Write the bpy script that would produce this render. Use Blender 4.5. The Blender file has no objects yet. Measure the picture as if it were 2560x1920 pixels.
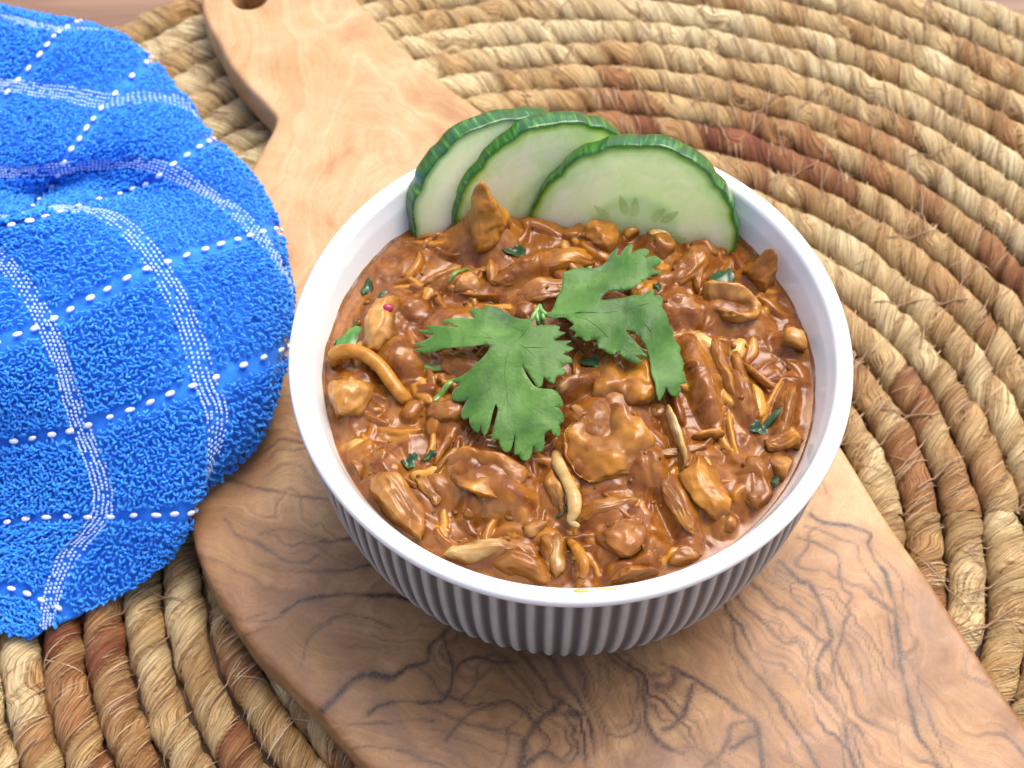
import bpy, bmesh, math, random
import numpy as np
from mathutils import Vector, Matrix, noise as mnoise
from mathutils.geometry import delaunay_2d_cdt
R = math.radians
random.seed(7); rng = np.random.RandomState(7)
scene = bpy.context.scene
scene.unit_settings.system = 'METRIC'
scene.unit_settings.scale_length = 0.01          # 1 unit = 1 cm
CAM_LOC = (-1.3521, -18.5029, 36.1668)
CAM_RIGHT = (0.999942, -0.009145, -0.005754)
CAM_UP = (0.010805, 0.846361, 0.5325)
CAM_F = 50.625
# ---------------------------------------------------------------- camera
cd = bpy.data.cameras.new("camera"); cam = bpy.data.objects.new("camera", cd)
scene.collection.objects.link(cam)
_r = Vector(CAM_RIGHT); _u = Vector(CAM_UP); _b = _r.cross(_u)
cam.matrix_world = Matrix(((_r.x, _u.x, _b.x, CAM_LOC[0]), (_r.y, _u.y, _b.y, CAM_LOC[1]), (_r.z, _u.z, _b.z, CAM_LOC[2]), (0, 0, 0, 1)))
cd.sensor_width = 36; cd.lens = CAM_F; cd.clip_start = 0.5; cd.clip_end = 2000
cd.dof.use_dof = True; cd.dof.focus_distance = 32.0; cd.dof.aperture_fstop = 0.24
scene.camera = cam
# ---------------------------------------------------------------- light
SUN_EL, SUN_AZ = 64.0, 40.0        # elevation; azimuth from +Y (away from the camera) towards +X
world = bpy.data.worlds.new("World"); scene.world = world; world.use_nodes = True
wn = world.node_tree; wn.nodes.clear()
wo = wn.nodes.new("ShaderNodeOutputWorld"); wb = wn.nodes.new("ShaderNodeBackground"); sk = wn.nodes.new("ShaderNodeTexSky")
sk.sky_type = 'NISHITA'; sk.sun_disc = False; sk.sun_elevation = R(SUN_EL); sk.sun_rotation = R(SUN_AZ)
sk.dust_density = 4.0; sk.air_density = 0.55; sk.ozone_density = 0.0
wb.inputs[1].default_value = 0.15
wn.links.new(sk.outputs[0], wb.inputs[0]); wn.links.new(wb.outputs[0], wo.inputs[0])
sl = bpy.data.lights.new("sun", 'SUN'); sl.energy = 0.6; sl.angle = R(40); sl.color = (1.0, 0.95, 0.88)
so = bpy.data.objects.new("sun", sl); scene.collection.objects.link(so)
_d = Vector((math.sin(R(SUN_AZ)) * math.cos(R(SUN_EL)), math.cos(R(SUN_AZ)) * math.cos(R(SUN_EL)), math.sin(R(SUN_EL))))
so.rotation_euler = _d.to_track_quat('Z', 'Y').to_euler()
scene.view_settings.view_transform = 'Standard'; scene.view_settings.look = 'None'
scene.view_settings.exposure = 1.33; scene.view_settings.gamma = 1.0

# measured outlines and positions, in centimetres
BOARD = [(-11.61,18.06),(-11.52,17.58),(-11.39,17.17),(-11.12,16.56),(-10.8,15.97),(-10.42,15.12),(-9.8,14.18),(-9.22,13.47),(-8.82,12.92),(-8.72,12.66),(-8.81,12.18),(-9.08,11.41),(-9.31,10.75),(-9.93,8.84),(-10.4,6.47),(-10.61,3.69),(-10.48,1.1),(-10.13,-0.62),(-9.79,-1.68),(-9.55,-2.35),(-9.05,-3.33),(-8.46,-4.18),(-7.83,-5.02),(-7.04,-5.75),(-6.15,-6.63),(-5.27,-7.58),(-4.28,-8.64),(-2.66,-10.4),(-0.43,-12.49),(2.96,-14.14),(7.23,-14.34),(10.93,-13.1),(12.54,-11.86),(12.54,-10.74),(11.83,-9),(10.92,-6.98),(9.97,-4.88),(9.18,-3.06),(8.39,-1.4),(7.5,0.8),(6.62,2.61),(5.18,4.98),(3.07,7.75),(0.79,10.24),(-1.14,11.97),(-2.73,13.53),(-3.81,14.65),(-4.86,15.92),(-5.58,16.93),(-6.28,17.9),(-7.16,19.34),(-8.18,20.44),(-9.32,20.96),(-10.54,20.68),(-11.34,19.79),(-11.64,18.92)]
HOLE = [(-10.01,18.26)]
VEINS = [(2.2,0.9,[(6.43,-1.38),(6.86,-1.64),(7.46,-1.7),(7.89,-1.96),(7.83,-2.22),(7.93,-2.63),(8.12,-3.23),(8.23,-4.02),(8.22,-4.69),(8.15,-5.44),(8.23,-6.31),(8.21,-6.98),(8.36,-7.42),(8.59,-7.86),(8.6,-8.29)]),
 (1.3,0.6,[(6.25,-1.69),(6.74,-1.85),(7.17,-2.11),(7.55,-2.27),(7.54,-2.62),(7.72,-3.18),(7.91,-3.43),(8.01,-4.01),(8.06,-4.69),(7.99,-5.62)]),
 (1.6,0.75,[(6.03,-2.02),(6.47,-2.2),(6.94,-2.51),(7.04,-2.82),(7.01,-3.22),(7.04,-3.51),(7.24,-3.66),(7.07,-3.9),(7.14,-4.1),(6.96,-4.39),(6.86,-4.81),(6.56,-5.42),(6.49,-5.97),(6.64,-6.52),(6.72,-7.19),(6.8,-7.84),(6.87,-8.27)]),
 (3.0,0.85,[(5.44,-2.7),(5.69,-3),(5.93,-3.25),(6.2,-3.31),(6.3,-3.6),(6.39,-3.99),(6.47,-4.43),(6.53,-4.67),(6.54,-4.9),(6.24,-5.18),(6.09,-5.69),(6.12,-6.15),(6.37,-6.56),(6.58,-6.96),(6.53,-7.49),(6.59,-7.84),(6.7,-8.27)]),
 (1.3,0.6,[(5.29,-2.85),(5.57,-3.2),(5.71,-3.6),(5.9,-3.89),(6.14,-4.14),(6.18,-4.57),(6.14,-4.95),(5.95,-5.41),(5.84,-5.92),(5.97,-6.33),(6.26,-6.78),(6.43,-7.14),(6.4,-7.66),(6.41,-8.27)]),
 (2.0,0.8,[(3.91,-4.01),(4.14,-4.4),(4.14,-4.88),(4.28,-5.3),(4.67,-5.86),(4.97,-6.32),(5.21,-6.86),(5.43,-7.26),(5.64,-7.66),(5.94,-8.26)]),
 (1.2,0.5,[(4.22,-4.02),(4.41,-4.45),(4.49,-5.02),(4.75,-5.49),(4.91,-6.05),(5.3,-6.5),(5.5,-6.95),(5.84,-7.4)]),
 (1.3,0.6,[(7.99,-2.43),(8.48,-3.23),(8.5,-3.73),(8.5,-4.6),(8.55,-5.4),(8.53,-6.09),(8.62,-6.9),(8.79,-7.43),(8.93,-7.86),(8.98,-8.29)]),
 (2.6,0.9,[(2.24,-5.42),(2.42,-5.47),(2.84,-5.7),(3.25,-6.03),(3.58,-6.3),(3.98,-6.62),(4.35,-6.89),(4.45,-7.12),(4.5,-7.56),(4.51,-8.25)]),
 (1.2,0.45,[(3.75,-4.25),(3.88,-4.87),(4.08,-5.53),(4.26,-6.04),(4.69,-6.45),(4.89,-7.03),(5.17,-7.65),(5.27,-8.25)]),
 (1.0,0.4,[(6.84,-4.67),(7.08,-5.52),(7.19,-6.3),(7.35,-6.97),(7.34,-8.28)]),
 (1.0,0.35,[(7.71,-4.2),(7.79,-5.15),(7.74,-6.08),(7.83,-6.98),(7.8,-8.28)]),
 (4.5,0.8,[(-1.21,-8.01),(-1.19,-7.68),(-1.12,-7.34),(-0.82,-6.91),(-0.52,-6.7),(-0.22,-6.44)]),
 (4,0.9,[(-0.06,-6.66),(0.15,-6.71),(0.41,-6.65)]),
 (4,0.75,[(-1.09,-7.93),(-0.92,-7.76),(-0.63,-7.64),(-0.22,-7.86)]),
 (2.6,0.8,[(1.8,-5.85),(1.76,-6.2),(1.85,-6.51),(1.86,-6.94),(2,-7.37),(2.33,-7.55),(2.65,-7.68)]),
 (5,0.6,[(1.98,-5.76),(2.2,-5.67),(2.42,-5.54),(2.53,-5.76),(2.39,-6.03),(2.09,-5.98)]),
 (1.6,0.7,[(-6.59,-2.02),(-6.32,-1.95),(-5.65,-1.96),(-5.42,-1.89)]),
 (1.6,0.7,[(-6.54,-2.81),(-5.87,-2.84),(-5.21,-2.73),(-5.03,-2.73)]),
 (2.2,0.9,[(-7.17,-3.95),(-6.84,-3.67),(-6.49,-3.61),(-5.92,-3.54),(-5.17,-3.5),(-4.37,-3.56),(-4.02,-3.71)]),
 (3.2,0.8,[(-3.08,-4.47),(-3.25,-4.75),(-3.42,-4.93),(-3.5,-5.29),(-3.71,-5.42),(-4.05,-5.51),(-4.3,-5.69),(-4.73,-5.68),(-5.15,-5.72),(-5.49,-5.94),(-5.69,-6.16),(-6.04,-6.55)]),
 (2.0,0.75,[(-3.12,-4.65),(-2.98,-5.16),(-2.89,-5.57),(-3.01,-6.15),(-3.26,-6.41),(-3.77,-6.4),(-4.2,-6.31),(-4.53,-6.39),(-4.9,-6.61)]),
 (1.6,0.6,[(-1.62,-6.9),(-1.58,-7.42),(-1.75,-8.01)]),
 (1.6,0.6,[(-1.07,-6.52),(-1.32,-6.78),(-1.58,-7.03)]),
 (1.5,0.6,[(-5.64,-6.99),(-5.19,-6.86),(-4.6,-6.83),(-3.93,-6.79),(-3.34,-6.89)]),
 (1.8,0.7,[(-2.85,-5.61),(-2.64,-5.35),(-2.25,-5.26),(-1.74,-5.36),(-1.31,-5.36)]),
 (1.2,0.55,[(-6.43,-4.43),(-6.18,-4.29),(-5.88,-4.16),(-5.58,-4.07),(-5.14,-4.12),(-4.7,-4.31),(-4.43,-4.41)]),
 (1.3,0.5,[(-5.28,-7.51),(-4.66,-7.47),(-4.15,-7.6),(-3.65,-7.73)]),
 (1.3,0.5,[(-2.76,-6.28),(-2.5,-6.15),(-2.25,-5.8),(-2.29,-5.53)]),
 (1.6,0.55,[(0.61,-6.89),(0.77,-7.1),(1.18,-7.28),(1.52,-7.11),(1.7,-6.81),(1.6,-6.42),(1.66,-6.07),(1.55,-5.71),(1.48,-5.44)]),
 (1.4,0.5,[(0.87,-6.67),(1.03,-6.93),(1.27,-7.02),(1.5,-6.77),(1.44,-6.28),(1.33,-5.84),(1.26,-5.48)]),
 (1.3,0.45,[(0.67,-5.43),(0.69,-5.97),(0.54,-6.45),(0.27,-6.93),(0.17,-7.35),(0.32,-7.78)]),
 (1.3,0.45,[(0.92,-5.43),(0.94,-5.97),(0.79,-6.45),(0.44,-6.93)]),
 (2.0,0.5,[(-3.08,-7.36),(-2.83,-7.02),(-2.58,-6.72),(-2.25,-6.55),(-1.82,-6.38)]),
 (1.6,0.6,[(-9.38,-0.05),(-8.5,-0.29),(-7.99,-0.46),(-6.97,-0.64),(-6.22,-0.76)]),
 (1.6,0.6,[(-9,-1.29),(-8.56,-1.78),(-7.85,-2.12),(-7.23,-2.55),(-6.65,-2.56),(-6.37,-2.35)]),
 (1.6,0.6,[(-8.01,-4.15),(-7.58,-4.21),(-7.17,-4.06),(-6.99,-3.81),(-6.81,-3.66)]),
 (1.2,0.5,[(-6.65,-5.41),(-6.59,-4.82),(-6.33,-4.47),(-5.97,-4.28)]),
 (1.4,0.5,[(-7.97,-1.79),(-7.5,-1.58),(-6.9,-1.69),(-6.2,-1.92),(-5.61,-1.98)]),
 (2.8,0.75,[(3.1,-7.97),(3.45,-7.76),(3.65,-7.46),(3.81,-7.11),(4.04,-6.98),(4.34,-6.94)]),
 (3.0,0.8,[(3.77,-7.55),(4.04,-7.42),(4.43,-7.34)]),
 (3.2,0.7,[(2.22,-7.09),(2.49,-6.92),(2.73,-6.61),(2.89,-6.25),(2.99,-5.98)]),
 (1.4,0.5,[(2.19,-7.53),(2.58,-7.49),(3.04,-7.63),(3.41,-7.8)])]
TOWEL = [(2,0,-21.14,5.77,4.6),(3,0,-21.32,10.07,4),(4,0,-18.78,12.55,4.3),(5,0,-17.98,15.35,4.3),(5.3,0,-18.63,16.3,4),(5.8,0,-19.65,18.17,2),(2,1,-17.21,5.88,5.8),(2.5,1,-17.78,8.37,3.7),(3,1,-17.09,8.97,4.4),(4,1,-16.15,12.04,4.5),(5,1,-15.13,14.42,4.4),(5.3,1,-14.79,15.22,4),(5.8,1,-15.69,16.89,2),(1,2,-16.88,4.65,6),(2,2,-14.45,5.8,6),(2.5,2,-15.12,8.82,3.3),(3,2,-14.2,8.88,4.6),(4,2,-13.24,11.2,4.6),(4.5,2,-12.42,13.7,4),(5,2,-13.32,14.96,2),(4.12,2.5,-11.16,11.96,4.1),(4.65,2.5,-12.1,13.46,2),(4.9,1.5,-13.47,14.58,4.1),(5.4,1.5,-14.36,16.41,2),(0,3,-17.76,3.88,6),(1,3,-15.39,5.09,6.3),(2,3,-13.08,5.87,6.2),(2.5,3,-12.4,8.42,3.9),(3,3,-11.1,8.65,4.7),(3.75,3,-10.13,10.26,4.1),(4.3,3,-10.99,11.35,2),(2,3.5,-11.7,5.36,6.4),(3,3.5,-9.66,7.61,4.5),(3.6,3.5,-8.87,8.81,4.1),(4.1,3.5,-9.67,9.8,2.3),(-1,4,-18.17,-0.4,5.5),(0,4,-15.67,0.78,6),(1,4,-13.12,2.31,6.2),(2,4,-10.53,4.02,6.2),(3,4,-8.32,5.88,5.1),(3.35,4,-7.89,6.74,4.3),(3.9,4,-8.58,7.42,2.6),(3.05,4.5,-7.44,4.8,4.2),(3.5,4.5,-8.15,5.68,2.6),(2,4.5,-9.78,2.79,5.6),(-1,5,-18.07,-0.71,3.8),(0,5,-15.35,0.03,4.1),(1,5,-12.4,0.33,4.4),(2,5,-9.28,1.28,4.9),(2.75,5,-7.45,3.08,4),(3.2,5,-8.05,3.76,2.6),(2,5.5,-9.03,0.25,4.2),(2.4,5.5,-7.97,0.82,3.4),(2.8,5.5,-8.51,1.11,2.5),(-1,6,-18.06,-1.63,2.2),(0,6,-15.2,-1.47,2.4),(1,6,-12,-1.45,2.9),(1.8,6,-9.57,-1.43,3.1),(2.2,6,-10.11,-1.03,2.45),(1,6.5,-12.83,-2.06,2.3),(1.5,6.5,-11.19,-2.51,1.7),(0,6.5,-15.63,-2.08,2),(-1,7,-19.15,-2.02,1.6),(0,7,-16,-2.67,1.8),(1,7,-13.41,-3.26,1.5),(1.2,7,-13.07,-3.4,1.2),(0,7.5,-15.34,-3.87,1.2),(0.6,7.5,-14.2,-4.01,1.1),(-1,7.5,-17.92,-3.63,1.1)]
LEAF_LEFT = [(-0.897,0.546,8.719),(-1.147,0.612,8.687),(-1.449,0.836,8.578),(-1.618,0.991,8.566),(-1.787,0.993,8.595),(-1.973,1.03,8.605),(-1.99,0.907,8.604),(-2.194,0.954,8.571),(-2.33,0.916,8.54),(-2.278,0.782,8.552),(-2.226,0.67,8.564),(-2.363,0.716,8.531),(-2.602,0.745,8.464),(-2.981,0.753,8.341),(-2.841,0.636,8.388),(-2.566,0.512,8.474),(-2.806,0.567,8.399),(-3.083,0.657,8.303),(-3.379,0.719,8.188),(-3.272,0.606,8.23),(-3.57,0.674,8.106),(-3.357,0.507,8.196),(-3.165,0.434,8.27),(-3.285,0.385,8.224),(-3.457,0.332,8.155),(-3.648,0.309,8.07),(-3.523,0.209,8.127),(-3.418,0.158,8.171),(-3.662,0.14,8.049),(-3.486,0.05,8.121),(-3.277,-0.042,8.194),(-3.003,-0.021,8.31),(-2.695,-0.042,8.427),(-2.323,-0.125,8.544),(-2.055,-0.131,8.609),(-1.855,-0.157,8.643),(-1.922,-0.329,8.604),(-2.055,-0.453,8.553),(-2.256,-0.628,8.462),(-2.491,-0.742,8.338),(-2.728,-0.796,8.211),(-2.525,-0.92,8.278),(-2.677,-0.994,8.181),(-2.744,-1.144,8.109),(-2.693,-1.275,8.1),(-2.491,-1.336,8.195),(-2.356,-1.326,8.271),(-2.491,-1.521,8.151),(-2.524,-1.679,8.096),(-2.457,-1.8,8.104),(-2.34,-1.799,8.165),(-2.324,-1.936,8.138),(-2.225,-2.121,8.129),(-2.126,-2.171,8.148),(-2.06,-2.035,8.204),(-2.044,-2.182,8.165),(-1.98,-2.253,8.156),(-1.914,-2.193,8.182),(-1.848,-2,8.237),(-1.797,-1.77,8.295),(-1.731,-1.552,8.344),(-1.683,-1.701,8.304),(-1.766,-2.034,8.229),(-1.817,-2.263,8.17),(-1.801,-2.361,8.145),(-1.671,-2.366,8.15),(-1.64,-2.499,8.121),(-1.543,-2.619,8.101),(-1.414,-2.609,8.114),(-1.347,-2.446,8.153),(-1.296,-2.248,8.198),(-1.316,-2.515,8.143),(-1.317,-2.682,8.108),(-1.221,-2.704,8.114),(-1.157,-2.807,8.098),(-1.029,-2.83,8.103),(-0.93,-2.705,8.142),(-0.895,-2.514,8.196),(-0.832,-2.645,8.164),(-0.703,-2.646,8.163),(-0.636,-2.486,8.206),(-0.632,-2.294,8.263),(-0.5,-2.189,8.273),(-0.437,-2.279,8.233),(-0.307,-2.296,8.194),(-0.271,-2.159,8.217),(-0.301,-2.032,8.258),(-0.201,-1.949,8.243),(-0.198,-1.815,8.273),(-0.293,-1.667,8.346),(-0.409,-1.671,8.386),(-0.226,-1.621,8.331),(-0.208,-1.517,8.35),(-0.319,-1.338,8.436),(-0.45,-1.274,8.492),(-0.663,-1.246,8.531),(-0.841,-1.163,8.538),(-0.986,-0.96,8.558),(-1.114,-0.677,8.606),(-1.071,-0.681,8.611),(-1.007,-0.788,8.595),(-0.943,-0.921,8.574),(-0.847,-1.094,8.551),(-0.776,-1.195,8.538),(-0.678,-1.164,8.548),(-0.625,-0.979,8.581),(-0.512,-1.094,8.544),(-0.381,-1.112,8.509),(-0.345,-0.971,8.531),(-0.211,-0.917,8.505),(-0.126,-0.804,8.51),(-0.206,-0.697,8.559),(-0.105,-0.634,8.55),(0.03,-0.568,8.536),(-0.001,-0.454,8.575),(-0.166,-0.388,8.628),(-0.031,-0.305,8.621),(0.071,-0.21,8.625),(-0.093,-0.128,8.656),(0.028,0.003,8.637),(-0.157,-0.015,8.667),(-0.374,-0.032,8.697),(-0.22,0.099,8.677),(-0.1,0.21,8.661),(-0.25,0.238,8.682),(-0.23,0.36,8.68),(-0.414,0.39,8.7),(-0.716,0.361,8.718),(-0.832,0.381,8.72)]
LEAF_LEFT_IN = [(-3.438,0.208,8.163),(-3.298,0.2,8.218),(-3.13,0.56,8.284),(-3.124,0.345,8.285),(-3.107,0.133,8.288),(-2.946,0.47,8.35),(-2.956,0.264,8.343),(-2.965,0.089,8.337),(-2.782,0.439,8.406),(-2.796,0.275,8.398),(-2.752,0.017,8.409),(-2.626,0.588,8.457),(-2.589,0.37,8.466),(-2.636,0.249,8.451),(-2.628,-0.005,8.45),(-2.63,-1.123,8.171),(-2.422,0.557,8.515),(-2.437,0.38,8.511),(-2.435,0.148,8.511),(-2.474,-0.031,8.499),(-2.414,-0.881,8.342),(-2.457,-1.036,8.285),(-2.468,-1.174,8.247),(-2.419,-1.665,8.157),(-2.3,0.563,8.547),(-2.315,0.33,8.544),(-2.302,0.163,8.548),(-2.284,-0.019,8.554),(-2.278,-0.712,8.437),(-2.277,-0.914,8.396),(-2.307,-1.055,8.355),(-2.271,-1.228,8.334),(-2.31,-1.389,8.28),(-2.273,-1.559,8.257),(-2.257,-1.727,8.223),(-2.26,-1.858,8.188),(-2.147,0.684,8.581),(-2.13,0.532,8.585),(-2.098,0.318,8.592),(-2.107,0.095,8.595),(-2.099,-0.093,8.599),(-2.107,-0.59,8.514),(-2.136,-0.788,8.469),(-2.127,-0.961,8.439),(-2.113,-1.109,8.414),(-2.146,-1.288,8.368),(-2.127,-1.432,8.343),(-2.13,-1.573,8.309),(-2.101,-1.756,8.271),(-2.155,-1.907,8.214),(-2.136,-2.061,8.177),(-1.939,0.697,8.607),(-1.938,0.48,8.608),(-1.991,0.265,8.606),(-1.95,0.052,8.626),(-1.982,-0.425,8.573),(-1.937,-0.633,8.54),(-1.989,-0.799,8.499),(-1.949,-0.98,8.47),(-1.952,-1.096,8.446),(-1.993,-1.252,8.409),(-1.994,-1.429,8.371),(-1.945,-1.61,8.333),(-1.964,-1.787,8.288),(-1.99,-1.909,8.252),(-1.964,-2.107,8.2),(-1.797,0.925,8.597),(-1.783,0.712,8.595),(-1.783,0.504,8.595),(-1.78,0.283,8.595),(-1.798,0.097,8.649),(-1.828,-0.092,8.646),(-1.829,-0.272,8.631),(-1.819,-0.478,8.587),(-1.8,-0.601,8.562),(-1.83,-0.824,8.512),(-1.802,-0.943,8.487),(-1.821,-1.14,8.444),(-1.826,-1.293,8.409),(-1.781,-1.47,8.367),(-1.825,-1.61,8.335),(-1.631,0.883,8.568),(-1.66,0.743,8.572),(-1.666,0.511,8.573),(-1.635,0.313,8.567),(-1.652,0.02,8.668),(-1.637,-0.129,8.669),(-1.64,-0.328,8.642),(-1.634,-0.462,8.609),(-1.671,-0.63,8.565),(-1.639,-0.784,8.529),(-1.632,-0.937,8.49),(-1.663,-1.143,8.439),(-1.668,-1.294,8.402),(-1.65,-1.471,8.357),(-1.666,-1.58,8.332),(-1.64,-1.783,8.282),(-1.631,-1.953,8.243),(-1.684,-2.071,8.218),(-1.651,-2.274,8.171),(-1.45,0.696,8.578),(-1.453,0.494,8.577),(-1.487,0.316,8.569),(-1.474,0.037,8.687),(-1.457,-0.181,8.686),(-1.49,-0.351,8.651),(-1.504,-0.461,8.621),(-1.508,-0.646,8.571),(-1.517,-0.832,8.52),(-1.47,-0.937,8.493),(-1.51,-1.114,8.443),(-1.515,-1.302,8.393),(-1.503,-1.47,8.35),(-1.491,-1.627,8.312),(-1.477,-1.79,8.276),(-1.501,-1.929,8.245),(-1.482,-2.076,8.216),(-1.502,-2.256,8.179),(-1.531,-2.416,8.145),(-1.508,-2.589,8.11),(-1.327,0.639,8.622),(-1.312,0.49,8.628),(-1.302,0.261,8.632),(-1.348,0.038,8.698),(-1.312,-0.191,8.698),(-1.355,-0.361,8.661),(-1.334,-0.523,8.62),(-1.322,-0.676,8.579),(-1.325,-0.823,8.537),(-1.344,-0.978,8.491),(-1.319,-1.155,8.445),(-1.32,-1.304,8.404),(-1.315,-1.441,8.37),(-1.328,-1.608,8.327),(-1.347,-1.766,8.289),(-1.348,-1.922,8.256),(-1.336,-2.092,8.223),(-1.318,-2.271,8.191),(-1.175,0.435,8.679),(-1.168,0.213,8.681),(-1.139,-0.01,8.712),(-1.154,-0.154,8.71),(-1.181,-0.365,8.678),(-1.166,-0.525,8.638),(-1.166,-0.683,8.597),(-1.171,-0.845,8.553),(-1.17,-0.987,8.516),(-1.185,-1.121,8.477),(-1.184,-1.282,8.435),(-1.151,-1.453,8.4),(-1.164,-1.653,8.349),(-1.173,-1.794,8.315),(-1.205,-1.945,8.275),(-1.196,-2.093,8.246),(-1.184,-2.26,8.213),(-1.167,-2.458,8.174),(-1.207,-2.566,8.145),(-1.014,0.406,8.711),(-0.985,0.23,8.714),(-1.017,-0.012,8.718),(-1.01,-0.187,8.719),(-1.023,-0.329,8.701),(-1.008,-0.517,8.658),(-1.032,-0.688,8.615),(-1.014,-1.018,8.54),(-1.04,-1.182,8.495),(-1.037,-1.33,8.46),(-1.006,-1.466,8.436),(-1.036,-1.673,8.379),(-1.007,-1.817,8.353),(-1.008,-2,8.308),(-1.013,-2.153,8.271),(-1.057,-2.294,8.228),(-1.024,-2.452,8.196),(-1.021,-2.576,8.167),(-1.025,-2.773,8.118),(-0.853,0.221,8.72),(-0.834,0.02,8.722),(-0.828,-0.18,8.724),(-0.832,-0.392,8.697),(-0.863,-0.505,8.672),(-0.83,-0.697,8.634),(-0.828,-0.87,8.599),(-0.835,-1.357,8.498),(-0.865,-1.492,8.463),(-0.877,-1.644,8.425),(-0.892,-1.845,8.373),(-0.901,-1.979,8.337),(-0.855,-2.159,8.297),(-0.867,-2.284,8.261),(-0.884,-2.461,8.211),(-0.649,0.225,8.717),(-0.697,0.026,8.72),(-0.671,-0.182,8.722),(-0.716,-0.364,8.704),(-0.71,-0.55,8.666),(-0.707,-0.669,8.643),(-0.693,-0.887,8.601),(-0.709,-1.048,8.57),(-0.707,-1.364,8.507),(-0.683,-1.543,8.468),(-0.74,-1.696,8.43),(-0.718,-1.869,8.387),(-0.734,-1.985,8.355),(-0.745,-2.149,8.309),(-0.746,-2.315,8.261),(-0.708,-2.473,8.214),(-0.502,0.219,8.708),(-0.502,0.018,8.709),(-0.508,-0.189,8.712),(-0.552,-0.334,8.701),(-0.562,-0.501,8.668),(-0.539,-0.67,8.632),(-0.569,-0.878,8.595),(-0.557,-1.372,8.494),(-0.556,-1.516,8.461),(-0.557,-1.678,8.423),(-0.541,-1.83,8.381),(-0.538,-1.965,8.344),(-0.548,-2.127,8.3),(-0.35,0.25,8.694),(-0.364,-0.136,8.696),(-0.345,-0.372,8.666),(-0.358,-0.539,8.631),(-0.399,-0.662,8.612),(-0.401,-0.856,8.57),(-0.372,-1.524,8.41),(-0.389,-1.83,8.339),(-0.381,-1.966,8.301),(-0.422,-2.116,8.274),(-0.231,-0.183,8.677),(-0.233,-0.322,8.658),(-0.196,-0.485,8.61),(-0.193,-0.806,8.528),(-0.053,-0.469,8.582)]
LEAF_LEFT_VEINS = [[(-0.864,0.475,8.731),(-0.992,0.309,8.726),(-1.12,0.138,8.726),(-1.238,-0.015,8.718),(-1.356,-0.166,8.707),(-1.475,-0.44,8.643),(-1.493,-0.624,8.592),(-1.511,-0.806,8.541),(-1.496,-0.984,8.493),(-1.481,-1.161,8.445),(-1.467,-1.338,8.398),(-1.447,-1.527,8.35),(-1.427,-1.718,8.307),(-1.407,-1.91,8.267),(-1.36,-2.081,8.236),(-1.313,-2.254,8.208)],[(-1.356,-0.166,8.707),(-1.571,-0.071,8.688),(-1.787,0.029,8.663),(-1.966,0.064,8.635),(-2.145,0.104,8.598),(-2.325,0.15,8.554),(-2.528,0.178,8.496),(-2.732,0.211,8.431),(-2.937,0.247,8.362),(-3.109,0.263,8.301),(-3.282,0.281,8.237),(-3.455,0.303,8.167)],[(-1.255,-0.034,8.716),(-1.058,-0.224,8.728),(-0.928,-0.356,8.715),(-0.798,-0.482,8.693),(-0.617,-0.551,8.676),(-0.437,-0.611,8.643),(-0.171,-0.582,8.594)],[(-1.058,-0.224,8.728),(-0.86,-0.232,8.736),(-0.661,-0.233,8.734),(-0.461,-0.186,8.719),(-0.26,-0.132,8.694)],[(-1.511,-0.806,8.541),(-1.627,-0.926,8.507),(-1.743,-1.049,8.477),(-1.859,-1.172,8.45),(-2.057,-1.278,8.407),(-2.256,-1.36,8.325),(-2.423,-1.313,8.252),(-2.591,-1.261,8.171)],[(-1.481,-1.106,8.46),(-1.345,-1.245,8.431),(-1.21,-1.391,8.416),(-1.076,-1.544,8.412),(-0.925,-1.656,8.425),(-0.775,-1.76,8.426),(-0.625,-1.849,8.402),(-0.332,-1.945,8.304)],[(-1.467,-1.338,8.398),(-1.534,-1.538,8.348),(-1.601,-1.739,8.304),(-1.624,-1.907,8.267),(-1.647,-2.074,8.23),(-1.67,-2.24,8.192)],[(-1.052,0.223,8.719),(-1.218,0.335,8.677),(-1.384,0.464,8.611),(-1.619,0.592,8.578),(-1.854,0.67,8.616),(-2.125,0.852,8.597)],[(-1.095,-0.5,8.667),(-1.097,-0.669,8.624)],[(-1.787,0.029,8.663),(-2.056,0.27,8.611),(-2.191,0.492,8.584)]]
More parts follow.
